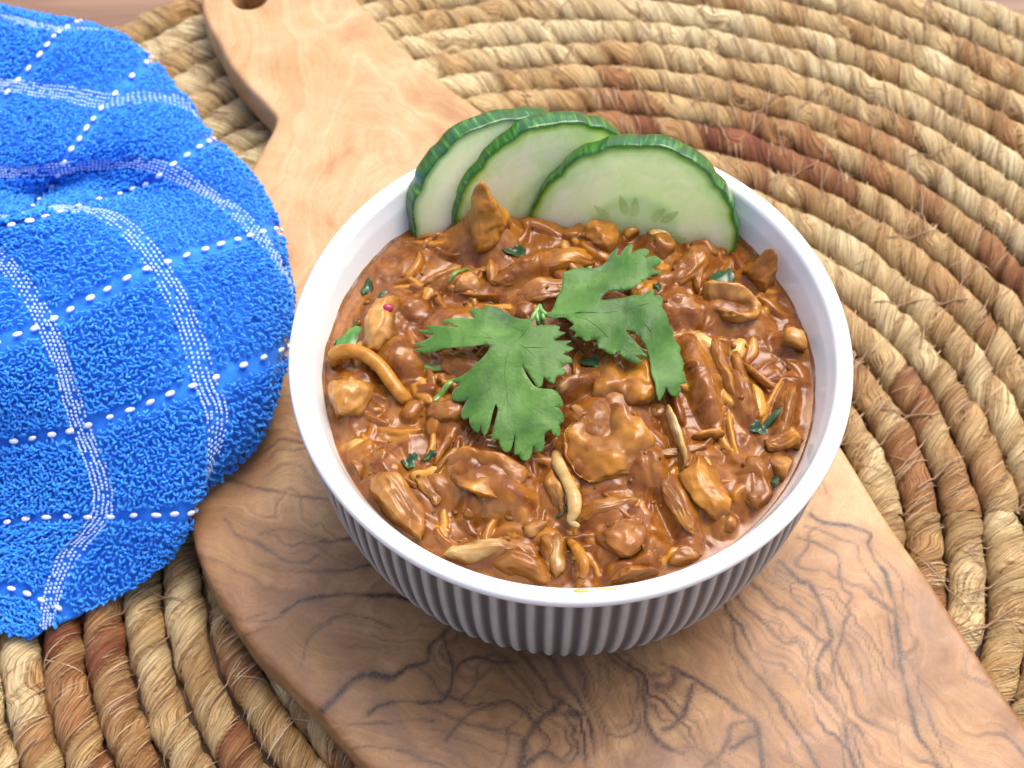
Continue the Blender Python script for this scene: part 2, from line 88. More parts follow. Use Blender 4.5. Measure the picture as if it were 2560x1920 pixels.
LEAF_RIGHT = [(-0.54,0.716,8.644),(-0.437,0.812,8.651),(-0.348,0.995,8.653),(-0.256,1.279,8.663),(-0.148,1.517,8.679),(-0.124,1.784,8.717),(-0.036,1.867,8.719),(0.277,2.002,8.703),(0.483,2.002,8.7),(0.724,2.046,8.723),(0.901,2.181,8.739),(1.014,2.396,8.737),(1.159,2.562,8.745),(1.211,2.554,8.754),(1.185,2.393,8.768),(1.251,2.356,8.787),(1.398,2.545,8.791),(1.538,2.613,8.812),(1.545,2.441,8.84),(1.501,2.28,8.853),(1.659,2.371,8.872),(1.831,2.394,8.895),(1.932,2.356,8.887),(1.907,2.225,8.89),(1.816,2.137,8.894),(2.033,2.231,8.823),(2.177,2.233,8.733),(2.228,2.161,8.686),(2.168,2.043,8.701),(1.98,1.894,8.79),(2.196,1.899,8.664),(2.191,1.818,8.658),(2.008,1.736,8.744),(1.823,1.565,8.808),(1.61,1.4,8.808),(1.434,1.293,8.814),(1.126,1.253,8.846),(0.887,1.215,8.846),(0.764,1.097,8.839),(0.744,1.015,8.837),(0.913,1.015,8.834),(1.221,1.073,8.805),(1.529,1.131,8.777),(1.732,1.129,8.776),(1.949,1.318,8.741),(2.017,1.29,8.721),(1.988,1.13,8.741),(2.112,1.172,8.709),(2.185,1,8.717),(2.154,0.816,8.743),(2.244,0.626,8.72),(2.303,0.393,8.643),(2.409,0.344,8.535),(2.423,0.167,8.437),(2.574,0.005,8.314),(2.547,-0.146,8.3),(2.607,-0.289,8.272),(2.609,-0.515,8.251),(2.583,-0.664,8.237),(2.645,-0.818,8.168),(2.641,-0.914,8.133),(2.497,-1.002,8.183),(2.51,-1.137,8.116),(2.401,-1.262,8.131),(2.26,-1.273,8.215),(2.147,-1.131,8.303),(2.124,-1.24,8.29),(2.049,-1.39,8.285),(1.977,-1.489,8.29),(1.918,-1.311,8.346),(1.899,-1.056,8.373),(1.825,-0.85,8.42),(1.819,-0.556,8.513),(1.788,-0.388,8.62),(1.707,-0.211,8.744),(1.627,-0.098,8.786),(1.535,0.052,8.802),(1.41,0.17,8.779),(1.281,0.195,8.745),(1.433,-0.044,8.769),(1.622,-0.26,8.729),(1.705,-0.286,8.708),(1.605,-0.291,8.717),(1.736,-0.417,8.635),(1.718,-0.462,8.614),(1.584,-0.443,8.648),(1.485,-0.434,8.665),(1.649,-0.57,8.569),(1.598,-0.588,8.568),(1.514,-0.609,8.571),(1.381,-0.575,8.611),(1.187,-0.446,8.66),(1.061,-0.323,8.656),(0.993,-0.387,8.634),(0.864,-0.326,8.604),(0.739,-0.188,8.58),(0.641,-0.156,8.564),(0.614,0.036,8.606),(0.446,0.003,8.598),(0.345,-0.016,8.6),(0.213,0.078,8.671),(0.078,0.069,8.687),(0.13,0.164,8.724),(-0.018,0.264,8.758),(0.084,0.344,8.786),(-0.028,0.496,8.774),(-0.141,0.606,8.735),(-0.375,0.605,8.682)]
LEAF_RIGHT_IN = [(-0.348,0.806,8.664),(-0.199,1.235,8.662),(-0.196,1.047,8.668),(-0.2,0.813,8.691),(0.003,1.792,8.701),(-0,1.594,8.679),(-0.02,1.383,8.672),(-0.036,1.193,8.679),(-0.02,0.982,8.706),(-0.043,0.796,8.729),(0.192,1.767,8.687),(0.157,1.589,8.682),(0.183,1.359,8.7),(0.13,1.219,8.706),(0.124,0.928,8.747),(0.114,0.747,8.771),(0.157,0.521,8.801),(0.136,0.349,8.791),(0.349,1.77,8.693),(0.301,1.57,8.699),(0.351,1.341,8.736),(0.299,1.123,8.757),(0.281,0.934,8.781),(0.322,0.727,8.809),(0.278,0.542,8.811),(0.255,0.327,8.783),(0.264,0.202,8.726),(0.503,1.816,8.709),(0.498,1.588,8.733),(0.487,1.318,8.77),(0.45,1.126,8.79),(0.476,0.907,8.818),(0.43,0.7,8.82),(0.46,0.513,8.809),(0.472,0.344,8.764),(0.468,0.225,8.702),(0.418,0.041,8.618),(0.668,2.003,8.718),(0.69,1.761,8.75),(0.667,1.506,8.783),(0.665,1.291,8.812),(0.649,1.101,8.827),(0.61,0.861,8.83),(0.612,0.669,8.816),(0.621,0.515,8.791),(0.583,0.333,8.739),(0.601,0.21,8.674),(0.831,1.971,8.751),(0.848,1.71,8.793),(0.783,1.493,8.81),(0.792,1.281,8.834),(0.81,0.899,8.828),(0.804,0.703,8.799),(0.743,0.505,8.771),(0.78,0.343,8.715),(0.746,0.24,8.675),(0.786,0.042,8.621),(0.728,-0.13,8.584),(1.022,2.104,8.773),(1.011,1.945,8.794),(0.957,1.735,8.813),(0.946,1.497,8.839),(0.971,0.897,8.81),(0.945,0.701,8.777),(0.914,0.56,8.757),(0.934,0.347,8.711),(0.93,0.242,8.681),(0.937,0.054,8.65),(0.93,-0.138,8.632),(1.19,2.085,8.814),(1.162,1.914,8.832),(1.12,1.699,8.848),(1.109,1.491,8.858),(1.095,0.896,8.791),(1.11,0.767,8.767),(1.07,0.518,8.742),(1.095,0.386,8.731),(1.068,0.18,8.692),(1.057,0.01,8.675),(1.094,-0.2,8.673),(1.327,2.311,8.81),(1.335,2.05,8.849),(1.299,1.901,8.858),(1.281,1.655,8.868),(1.304,1.455,8.857),(1.263,0.889,8.769),(1.273,0.747,8.754),(1.26,0.526,8.751),(1.259,0.364,8.753),(1.215,0.181,8.727),(1.24,0.001,8.724),(1.239,-0.172,8.712),(1.201,-0.39,8.674),(1.472,2.045,8.872),(1.48,1.815,8.878),(1.457,1.683,8.871),(1.476,1.452,8.837),(1.461,0.895,8.762),(1.4,0.753,8.757),(1.421,0.49,8.779),(1.431,0.314,8.792),(1.403,-0.23,8.733),(1.367,-0.38,8.691),(1.672,2.245,8.885),(1.678,2.009,8.888),(1.635,1.813,8.874),(1.616,1.685,8.858),(1.604,1.48,8.823),(1.569,0.889,8.768),(1.608,0.749,8.783),(1.555,0.516,8.803),(1.538,0.276,8.819),(1.541,0.082,8.806),(1.537,-0.4,8.675),(1.55,-0.543,8.601),(1.826,2.234,8.898),(1.837,2.056,8.887),(1.808,1.848,8.86),(1.77,1.666,8.833),(1.753,0.878,8.794),(1.731,0.656,8.821),(1.735,0.493,8.848),(1.732,0.255,8.867),(1.682,0.097,8.836),(1.711,-0.099,8.788),(1.955,2.04,8.836),(1.926,1.086,8.76),(1.926,0.882,8.783),(1.909,0.679,8.812),(1.876,0.464,8.844),(1.893,0.258,8.833),(1.887,0.106,8.79),(1.89,-0.022,8.735),(1.874,-0.178,8.667),(1.853,-0.324,8.604),(1.851,-0.462,8.535),(2.095,0.938,8.742),(2.1,0.705,8.766),(2.038,0.508,8.796),(2.035,0.3,8.776),(2.065,0.153,8.695),(2.048,0.037,8.649),(2.018,-0.146,8.573),(2.032,-0.282,8.495),(2.03,-0.431,8.438),(2.019,-0.598,8.398),(2.014,-0.75,8.374),(1.992,-0.904,8.364),(1.984,-1.084,8.352),(2.01,-1.262,8.326),(2.236,0.361,8.675),(2.225,0.23,8.615),(2.188,0.079,8.563),(2.196,-0.048,8.491),(2.207,-0.201,8.421),(2.218,-0.398,8.364),(2.171,-0.527,8.358),(2.155,-0.732,8.34),(2.178,-0.89,8.323),(2.136,-1.113,8.309),(2.372,-0.016,8.396),(2.354,-0.15,8.365),(2.361,-0.344,8.327),(2.327,-0.538,8.316),(2.34,-0.719,8.299),(2.304,-0.907,8.288),(2.301,-1.061,8.26),(2.33,-1.182,8.21),(2.513,-0.35,8.289),(2.535,-0.506,8.271),(2.524,-0.711,8.249),(2.513,-0.873,8.217)]
LEAF_RIGHT_VEINS = [[(-0.523,0.706,8.658),(-0.347,0.704,8.686),(-0.172,0.695,8.725),(0.029,0.691,8.771),(0.229,0.692,8.81),(0.406,0.668,8.831),(0.584,0.66,8.83),(0.764,0.664,8.811),(0.946,0.703,8.791),(1.127,0.739,8.774),(1.309,0.769,8.767),(1.546,0.819,8.78),(1.781,0.853,8.814),(2.097,0.979,8.747)],[(-0.37,0.796,8.673),(-0.164,0.933,8.694),(0.042,1.068,8.718),(0.231,1.195,8.742),(0.421,1.321,8.766),(0.612,1.447,8.79),(0.803,1.574,8.814),(0.943,1.688,8.828),(1.084,1.803,8.842),(1.291,1.885,8.87),(1.499,1.973,8.891),(1.704,1.986,8.899),(1.914,2.025,8.871)],[(0.421,1.321,8.766),(0.468,1.639,8.732),(0.443,1.867,8.711)],[(0.803,1.574,8.814),(0.949,1.806,8.812),(1.097,2.039,8.81),(1.244,2.25,8.812)],[(0.027,0.657,8.776),(0.223,0.543,8.819),(0.421,0.459,8.818),(0.553,0.364,8.777),(0.686,0.284,8.714),(0.913,0.076,8.661),(1.054,-0.081,8.682),(1.194,-0.24,8.708),(1.32,-0.377,8.703),(1.449,-0.489,8.66)],[(1.309,0.769,8.767),(1.5,0.607,8.791),(1.685,0.414,8.86),(1.772,0.233,8.886),(1.87,0.118,8.817),(1.971,-0.034,8.685),(2.074,-0.174,8.531),(2.158,-0.305,8.426),(2.236,-0.462,8.361),(2.291,-0.678,8.326),(2.346,-0.891,8.29)],[(0.913,0.076,8.661),(1.02,0.281,8.713),(0.89,0.417,8.753)],[(1.87,0.118,8.817),(1.888,-0.054,8.735),(1.908,-0.214,8.636),(1.928,-0.375,8.537),(1.958,-0.522,8.459),(1.985,-0.686,8.406),(2.01,-0.863,8.376),(2.013,-1.086,8.357),(2.018,-1.302,8.329)]]
PETIOLES = [[(-0.896,0.56,8.61),(-0.826,0.709,8.63),(-0.739,0.852,8.63),(-0.676,0.996,8.63)],[(-0.522,0.731,8.61),(-0.589,0.767,8.63),(-0.655,0.857,8.65),(-0.685,1.016,8.63)],[(-0.685,1.016,8.63),(-0.679,0.79,8.6),(-0.667,0.599,8.4)],[(-0.772,0.9,8.62),(-0.743,0.626,8.6),(-0.726,0.559,8.4)],[(-0.621,0.857,8.62),(-0.608,0.665,8.6),(-0.59,0.598,8.4)]]
PIECES = [('peak',-1.98,3.79,1.33,1.50,24,1.45,0.55),
 ('chunk',-5.21,-0.89,1.49,1.10,66,0.75,0.85),
 ('chunk',-4.42,1.03,1.97,1.09,80,0.75,0.7),
 ('nub',-3.66,1.57,0.47,0.55,-1,0.42,0.75),
 ('chunk',-3.89,0.03,0.93,0.86,83,0.55,0.35),
 ('chunk',-2.86,-1.42,0.81,0.90,82,0.55,0.4),
 ('long',-3.89,-3.72,1.89,0.86,-60,0.62,0.65),
 ('chunk',-4.30,-2.57,0.62,0.62,34,0.4,0.8),
 ('long',-3.24,-3.31,1.06,0.48,-62,0.36,0.8),
 ('curl',-1.97,-3.23,1.99,1.16,-18,0.62,0.55),
 ('fold',1.15,-0.80,1.60,1.71,-13,0.95,0.5),
 ('fold',0.85,-2.43,2.06,1.87,37,0.95,0.42),
 ('chunk',-0.35,-3.55,0.53,1.20,5,0.6,0.75),
 ('chunk',1.69,-2.97,0.54,0.99,-24,0.45,0.8),
 ('long',3.04,-0.58,2.04,0.52,-79,0.5,0.8),
 ('long',3.58,-0.37,2.05,0.39,-78,0.45,0.7),
 ('long',3.99,-0.22,1.51,0.34,-83,0.42,0.5),
 ('curl',3.85,1.35,1.65,0.96,-13,0.75,0.65),
 ('peak',4.85,2.49,1.16,0.91,33,0.95,0.4),
 ('long',5.40,0.54,0.78,0.57,-15,0.7,0.7),
 ('chunk',4.84,-2.13,1.10,0.59,16,0.6,0.5),
 ('nub',4.69,-2.80,0.58,0.62,-1,0.55,0.65),
 ('long',2.90,-3.32,1.89,0.93,-81,0.62,0.6),
 ('chunk',4.01,-3.29,0.99,1.41,-1,0.55,0.35),
 ('long',2.27,-3.72,1.88,0.45,-69,0.42,0.6),
 ('wedge',1.10,-4.60,1.15,1.35,51,0.62,0.4),
 ('strand',-2.06,-4.86,1.66,0.47,8,0.5,0.95),
 ('long',-1.23,-5.16,1.32,0.52,-18,0.55,0.35),
 ('strand',-0.43,-4.92,1.05,0.40,-87,0.36,0.8),
 ('long',1.26,-5.50,1.21,0.56,8,0.6,0.45),
 ('chunk',2.36,-4.97,0.79,0.51,-1,0.45,0.3),
 ('nub',0.89,3.60,0.86,0.93,24,0.75,0.5),
 ('long',-0.46,2.77,2.42,0.75,16,0.5,0.55),
 ('long',-0.39,1.89,1.70,0.57,14,0.5,0.7),
 ('long',-2.95,2.44,1.06,0.46,33,0.4,0.85),
 ('chunk',-2.38,2.20,0.69,0.63,24,0.5,0.75),
 ('long',2.94,2.62,1.42,0.73,44,0.55,0.6),
 ('nub',2.31,3.35,0.71,0.84,-1,0.62,0.45),
 ('chunk',3.43,3.24,0.69,0.63,-1,0.5,0.4),
 ('strand',0.01,-0.90,0.88,0.37,25,0.55,0.75),
 ('chunk',0.29,-1.68,0.89,0.68,-46,0.5,0.85),
 ('strand',2.37,-2.18,1.77,0.26,-78,0.55,0.8),
 ('nub',-2.34,-3.94,0.35,0.39,-1,0.35,0.5),
 ('wedge',1.67,-4.91,0.78,0.44,59,0.4,0.8),
 ('long',-1.05,2.46,1.77,0.54,29,0.45,0.5),
 ('chunk',-2.39,-0.22,1.20,0.90,-13,0.4,0.4),
 ('long',4.99,-1.30,1.65,0.36,-105,0.5,0.75),
 ('chunk',-1.44,-3.81,0.83,0.68,-23,0.5,0.6),
 ('chunk',-2.95,1.00,1.33,0.80,11,0.45,0.35),
 ('long',4.04,-1.10,1.09,0.45,-78,0.4,0.4),
 ('chunk',-2.47,-2.76,0.74,0.47,22,0.35,0.5),
 ('chunk',-5.00,-2.73,0.63,0.60,-1,0.35,0.45),
 ('long',0.60,-3.95,1.56,0.45,16,0.4,0.7),
 ('nub',3.35,-4.24,0.41,0.39,-1,0.35,0.6),
 ('chunk',2.49,1.46,1.00,0.82,-1,0.45,0.35),
 ('chunk',1.77,2.44,1.01,0.70,-1,0.4,0.4),
 ('chunk',-0.94,-4.36,0.71,0.56,-1,0.4,0.7)]
CURVED_STRAND = [(-5.58,0.16,7.4),(-5.54,0.22,7.75),(-5.27,0.22,7.95),(-4.83,0.1,8),(-4.42,-0.23,7.95),(-4.11,-0.66,7.85),(-3.87,-0.92,7.7),(-3.76,-0.92,7.4)]
SPROUT = [(-0.37,-2.18,7.5),(-0.34,-2.79,7.85),(-0.15,-3.4,8.1),(-0.02,-3.83,8.15),(-0.03,-4.15,8.1),(-0.11,-4.32,8),(0.09,-4.39,7.85)]
RIM_CURL = [(-0.21,-4.47,7.5),(0,-4.94,7.9),(0.15,-5.37,8.1),(0.11,-5.6,7.9),(0,-5.66,7.4)]
GREENS = [(-5.25,0.75,0.86,0.59,5,'leaf'),(-4.89,2.40,0.25,0.36,-1,'bit'),(-4.55,1.96,0.54,0.10,52,'bit'),(-2.63,2.51,0.76,0.13,51,'stem'),(-3.06,-0.18,0.72,0.21,-10,'stem'),(-3.68,-2.56,0.36,0.24,22,'bit'),(-3.26,-2.55,0.31,0.19,-1,'bit'),(3.80,2.34,0.59,0.53,-26,'leaf'),(4.62,-1.57,0.74,0.20,39,'stem'),(4.29,-1.85,0.37,0.27,11,'bit'),(0.55,-0.20,0.65,0.23,-13,'bit'),(-1.25,3.24,0.56,0.20,18,'bit'),(-2.90,-0.80,0.80,0.19,45,'stem'),(0.37,2.75,0.57,0.17,-13,'stem'),(-0.27,-4.03,0.31,0.11,21,'bit'),(4.69,-3.20,0.48,0.31,58,'leaf'),(2.19,2.01,0.18,0.19,-1,'bit'),(-5.08,1.31,0.16,0.16,-1,'bit')]
ONION_DOT = (-4.3, 1.31, 8.0)

# ================================================================ helpers
def link(o, parent=None):
    scene.collection.objects.link(o)
    if parent is not None: o.parent = parent
    return o
def empty(name, loc=(0, 0, 0)):
    o = bpy.data.objects.new(name, None); o.location = loc; o.empty_display_size = 0.5
    return link(o)
def tag(o, label=None, cat=None, group=None, kind=None):
    if label: o['label'] = label
    if cat: o['category'] = cat
    if group: o['group'] = group
    if kind: o['kind'] = kind
    return o
def mesh_np(name, verts, faces, mat=None, parent=None, smooth=True, attrs=None, loc=None):
    """faces: int array (n,3) or (n,4), or list of arrays"""
    me = bpy.data.meshes.new(name)
    verts = np.asarray(verts, np.float32)
    if loc is not None: verts = verts - np.asarray(loc, np.float32)
    fl = faces if isinstance(faces, list) else [faces]
    fl = [np.asarray(f, np.int32) for f in fl if len(f)]
    me.vertices.add(len(verts)); me.vertices.foreach_set('co', verts.ravel())
    tot = np.concatenate([np.full(len(f), f.shape[1], np.int32) for f in fl])
    idx = np.concatenate([f.ravel() for f in fl])
    me.loops.add(len(idx)); me.loops.foreach_set('vertex_index', idx)
    me.polygons.add(len(tot)); st = np.concatenate([[0], np.cumsum(tot)[:-1]]).astype(np.int32)
    me.polygons.foreach_set('loop_start', st); me.polygons.foreach_set('loop_total', tot)
    me.polygons.foreach_set('use_smooth', np.full(len(tot), smooth, bool))
    if attrs:
        for k, a in attrs.items():
            a = np.asarray(a, np.float32)
            t = me.attributes.new(k, 'FLOAT' if a.ndim == 1 else 'FLOAT_VECTOR', 'POINT')
            t.data.foreach_set('value' if a.ndim == 1 else 'vector', a.ravel())
    me.update(calc_edges=True)
    if mat: me.materials.append(mat)
    o = bpy.data.objects.new(name, me)
    if loc is not None: o.location = tuple(float(v) for v in loc)
    return link(o, parent)
def _h(ix, iy, iz, seed):
    n = (ix.astype(np.int64) * 374761393 + iy.astype(np.int64) * 668265263 + iz.astype(np.int64) * 2147483647 + seed * 974634777) & 0xffffffff
    n = ((n ^ (n >> 13)) * 1274126177) & 0xffffffff
    n = ((n ^ (n >> 16)) * 2246822519) & 0xffffffff
    return ((n ^ (n >> 15)) & 0xffff) / 65535.0 * 2 - 1
def vnoise(x, y=None, z=None, seed=0):
    x = np.asarray(x, float); y = np.zeros_like(x) if y is None else np.asarray(y, float) + 0 * x; z = np.zeros_like(x) if z is None else np.asarray(z, float) + 0 * x
    ix, iy, iz = np.floor(x), np.floor(y), np.floor(z)
    fx, fy, fz = x - ix, y - iy, z - iz
    fx, fy, fz = [f * f * f * (f * (f * 6 - 15) + 10) for f in (fx, fy, fz)]
    def c(a, b, d): return _h(ix + a, iy + b, iz + d, seed)
    l = lambda a, b, t: a + (b - a) * t
    return l(l(l(c(0, 0, 0), c(1, 0, 0), fx), l(c(0, 1, 0), c(1, 1, 0), fx), fy), l(l(c(0, 0, 1), c(1, 0, 1), fx), l(c(0, 1, 1), c(1, 1, 1), fx), fy), fz)
def fbm(x, y=None, z=None, seed=0, o=4):
    s = 0; a = 1.0; t = 0
    for i in range(o):
        f = 2.03 ** i
        s = s + a * vnoise(x * f, None if y is None else y * f, None if z is None else z * f, seed + i * 7); t += a; a *= .5
    return s / t
def sstep(a, b, x):
    t = np.clip((x - a) / (b - a), 0, 1); return t * t * (3 - 2 * t)
def grid_faces(nu, nv, wrap_u=False, wrap_v=False):
    i = np.arange(nu if wrap_u else nu - 1); j = np.arange(nv if wrap_v else nv - 1)
    I, J = np.meshgrid(i, j, indexing='ij'); I2 = (I + 1) % nu; J2 = (J + 1) % nv
    return np.stack([I * nv + J, I2 * nv + J, I2 * nv + J2, I * nv + J2], -1).reshape(-1, 4)
def tubes(paths, radii, sides=4):
    """paths (n,k,3), radii (n,k) -> verts, quads"""
    P = np.asarray(paths, float); n, k, _ = P.shape; rad = np.broadcast_to(np.asarray(radii, float), (n, k))
    T = np.gradient(P, axis=1); T /= np.linalg.norm(T, axis=2, keepdims=True) + 1e-9
    ref = np.where(np.abs(T[..., 2:3]) > .9, np.array([1., 0, 0]), np.array([0, 0, 1.]))
    A = np.cross(T, ref); A /= np.linalg.norm(A, axis=2, keepdims=True) + 1e-9; B = np.cross(T, A)
    th = np.arange(sides) / sides * 2 * np.pi
    V = P[:, :, None] + rad[:, :, None, None] * (A[:, :, None] * np.cos(th)[None, None, :, None] + B[:, :, None] * np.sin(th)[None, None, :, None])
    f = grid_faces(k, sides, wrap_v=True)
    F = (f[None] + (np.arange(n) * k * sides)[:, None, None]).reshape(-1, 4)
    return V.reshape(-1, 3), F
def ell_tpl(seg=8, rings=5):
    v = [(0, 0, 1.)]
    for i in range(1, rings):
        p = math.pi * i / rings
        for j in range(seg):
            t = 2 * math.pi * j / seg; v.append((math.sin(p) * math.cos(t), math.sin(p) * math.sin(t), math.cos(p)))
    v.append((0, 0, -1.)); T = []; Q = []
    for j in range(seg):
        T.append((0, 1 + j, 1 + (j + 1) % seg)); b = 1 + (rings - 2) * seg; T.append((len(v) - 1, b + (j + 1) % seg, b + j))
        for i in range(rings - 2):
            a = 1 + i * seg; Q.append((a + j, a + seg + j, a + seg + (j + 1) % seg, a + (j + 1) % seg))
    return np.array(v), np.array(T), np.array(Q)
def beads(C, U, V, N, a, b, c, tpl):
    v, T, Q = tpl; n = len(C)
    W = C[:, None] + v[None, :, 0:1] * (U * np.reshape(a, (-1, 1)))[:, None] + v[None, :, 1:2] * (V * np.reshape(b, (-1, 1)))[:, None] + v[None, :, 2:3] * (N * np.reshape(c, (-1, 1)))[:, None]
    off = (np.arange(n) * len(v))[:, None, None]
    return W.reshape(-1, 3), [(T[None] + off).reshape(-1, 3), (Q[None] + off).reshape(-1, 4)]

# ---- materials
class NT:
    def __init__(s, name, **kw):
        s.m = bpy.data.materials.new(name); s.m.use_nodes = True; s.t = s.m.node_tree
        s.b = s.t.nodes['Principled BSDF']
        for k, v in kw.items(): s.set(k, v)
    def set(s, k, v):
        i = s.b.inputs[k.replace('_', ' ')]
        if hasattr(v, 'is_output') or isinstance(v, bpy.types.NodeSocket): s.t.links.new(v, i)
        else: i.default_value = (*v, 1) if isinstance(v, tuple) and len(v) == 3 and i.type == 'RGBA' else v
    def n(s, typ, **kw):
        n = s.t.nodes.new('ShaderNode' + typ)
        for k, v in kw.items():
            if hasattr(n, k) and not k.startswith('i_'): setattr(n, k, v)
        return n
    def lk(s, a, b): s.t.links.new(a, b)
    def obj(s): return s.n('TexCoord').outputs['Object']
    def attr(s, name): 
        n = s.n('Attribute', attribute_name=name); return n
    def mapping(s, v, scale=(1, 1, 1), loc=(0, 0, 0), rot=(0, 0, 0)):
        n = s.n('Mapping'); s.lk(v, n.inputs[0]); n.inputs['Scale'].default_value = scale; n.inputs['Location'].default_value = loc; n.inputs['Rotation'].default_value = rot; return n.outputs[0]
    def noise(s, v, scale, detail=4, rough=.55, dist=0):
        n = s.n('TexNoise'); s.lk(v, n.inputs['Vector']); n.inputs['Scale'].default_value = scale; n.inputs['Detail'].default_value = detail
        n.inputs['Roughness'].default_value = rough; n.inputs['Distortion'].default_value = dist; return n.outputs['Fac']
    def voro(s, v, scale, feat='F1'):
        n = s.n('TexVoronoi', feature=feat); s.lk(v, n.inputs['Vector']); n.inputs['Scale'].default_value = scale; return n.outputs['Distance']
    def ramp(s, f, stops, interp='LINEAR'):
        n = s.n('ValToRGB'); s.lk(f, n.inputs[0]); cr = n.color_ramp; cr.interpolation = interp
        while len(cr.elements) < len(stops): cr.elements.new(.5)
        for e, (p, c) in zip(cr.elements, stops):
            e.position = p; e.color = (*c, 1) if not isinstance(c, (int, float)) else (c, c, c, 1)
        return n.outputs[0]
    def mix(s, f, a, b, mode='MIX'):
        n = s.n('Mix', data_type='RGBA', blend_type=mode)
        for i, v in ((0, f), (6, a), (7, b)):
            if isinstance(v, bpy.types.NodeSocket): s.lk(v, n.inputs[i])
            else: n.inputs[i].default_value = v if i == 0 else (*v, 1)
        return n.outputs[2]
    def math(s, op, a, b=0.0, clamp=False):
        n = s.n('Math', operation=op, use_clamp=clamp)
        for i, v in ((0, a), (1, b)):
            if isinstance(v, bpy.types.NodeSocket): s.lk(v, n.inputs[i])
            else: n.inputs[i].default_value = v
        return n.outputs[0]
    def bump(s, h, strength=.3, dist=.02, nrm=None):
        n = s.n('Bump'); s.lk(h, n.inputs['Height']); n.inputs['Strength'].default_value = strength; n.inputs['Distance'].default_value = dist
        if nrm is not None: s.lk(nrm, n.inputs['Normal'])
        s.lk(n.outputs[0], s.b.inputs['Normal']); return n.outputs[0]

# ================================================================ table
def mat_table():
    t = NT('table_wood', Roughness=.55); o = t.obj()
    m = t.mapping(o, (.12, 1.6, 1)); a = t.noise(m, 1.0, 6, .6, .6)
    c = t.ramp(a, [(.25, (.13, .065, .035)), (.5, (.21, .115, .065)), (.75, (.31, .18, .11))])
    t.set('Base Color', c); t.bump(a, .2, .02); return t.m
_v = []; 
bm = bmesh.new(); bmesh.ops.create_grid(bm, x_segments=4, y_segments=4, size=400)
me = bpy.data.meshes.new('table_top'); bm.to_mesh(me); bm.free(); me.materials.append(mat_table())
tt = link(bpy.data.objects.new('table_top', me)); tag(tt, kind='structure')

# ================================================================ woven place mat
MC = np.array([0.85, -0.61]); SP = 1.08
def mat_straw():
    t = NT('straw', Roughness=.62); t.set('Specular IOR Level', .35)
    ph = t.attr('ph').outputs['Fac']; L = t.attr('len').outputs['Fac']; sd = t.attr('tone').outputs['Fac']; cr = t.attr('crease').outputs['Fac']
    v = t.n('CombineXYZ'); t.lk(ph, v.inputs[0]); t.lk(L, v.inputs[1]); v = v.outputs[0]
    fib = t.noise(t.mapping(v, (5.5, .9, 1)), 1.0, 5, .62)             # fibres run along the twist
    fib2 = t.noise(t.mapping(v, (8, .7, 1), (7, 3, 0)), 1.0, 5, .78)
    lump = t.noise(t.mapping(v, (.55, .45, 1), (31, 9, 0)), 1.0, 2, .5)
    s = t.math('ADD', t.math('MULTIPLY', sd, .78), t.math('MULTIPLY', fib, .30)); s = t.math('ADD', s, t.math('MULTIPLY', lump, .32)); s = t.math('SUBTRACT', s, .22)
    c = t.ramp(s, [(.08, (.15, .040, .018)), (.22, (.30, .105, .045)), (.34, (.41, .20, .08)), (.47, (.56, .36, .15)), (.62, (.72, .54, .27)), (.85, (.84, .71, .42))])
    d = t.ramp(fib2, [(.38, (.16, .10, .06)), (.46, (.62, .52, .42)), (.54, (1.1, 1.1, 1.05))]); c = t.mix(.9, c, d, 'MULTIPLY')
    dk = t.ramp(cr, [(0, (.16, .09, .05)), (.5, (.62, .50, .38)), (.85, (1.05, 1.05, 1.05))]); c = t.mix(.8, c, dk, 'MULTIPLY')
    t.set('Base Color', c)
    h = t.math('ADD', t.math('MULTIPLY', fib2, .55), t.math('MULTIPLY', fib, .9)); t.bump(h, 1.0, .16); return t.m
M_STRAW = mat_straw()
mat_root = empty('woven_placemat', (MC[0], MC[1], 0))
tag(mat_root, 'large round placemat of coiled straw rope under the olive wood board', 'placemat')
def coil_r(base, th):      # spiral: steps out by one rope while it passes under the board
    return base + SP * sstep(R(250), R(300), th)
ROPE_TONE = {}
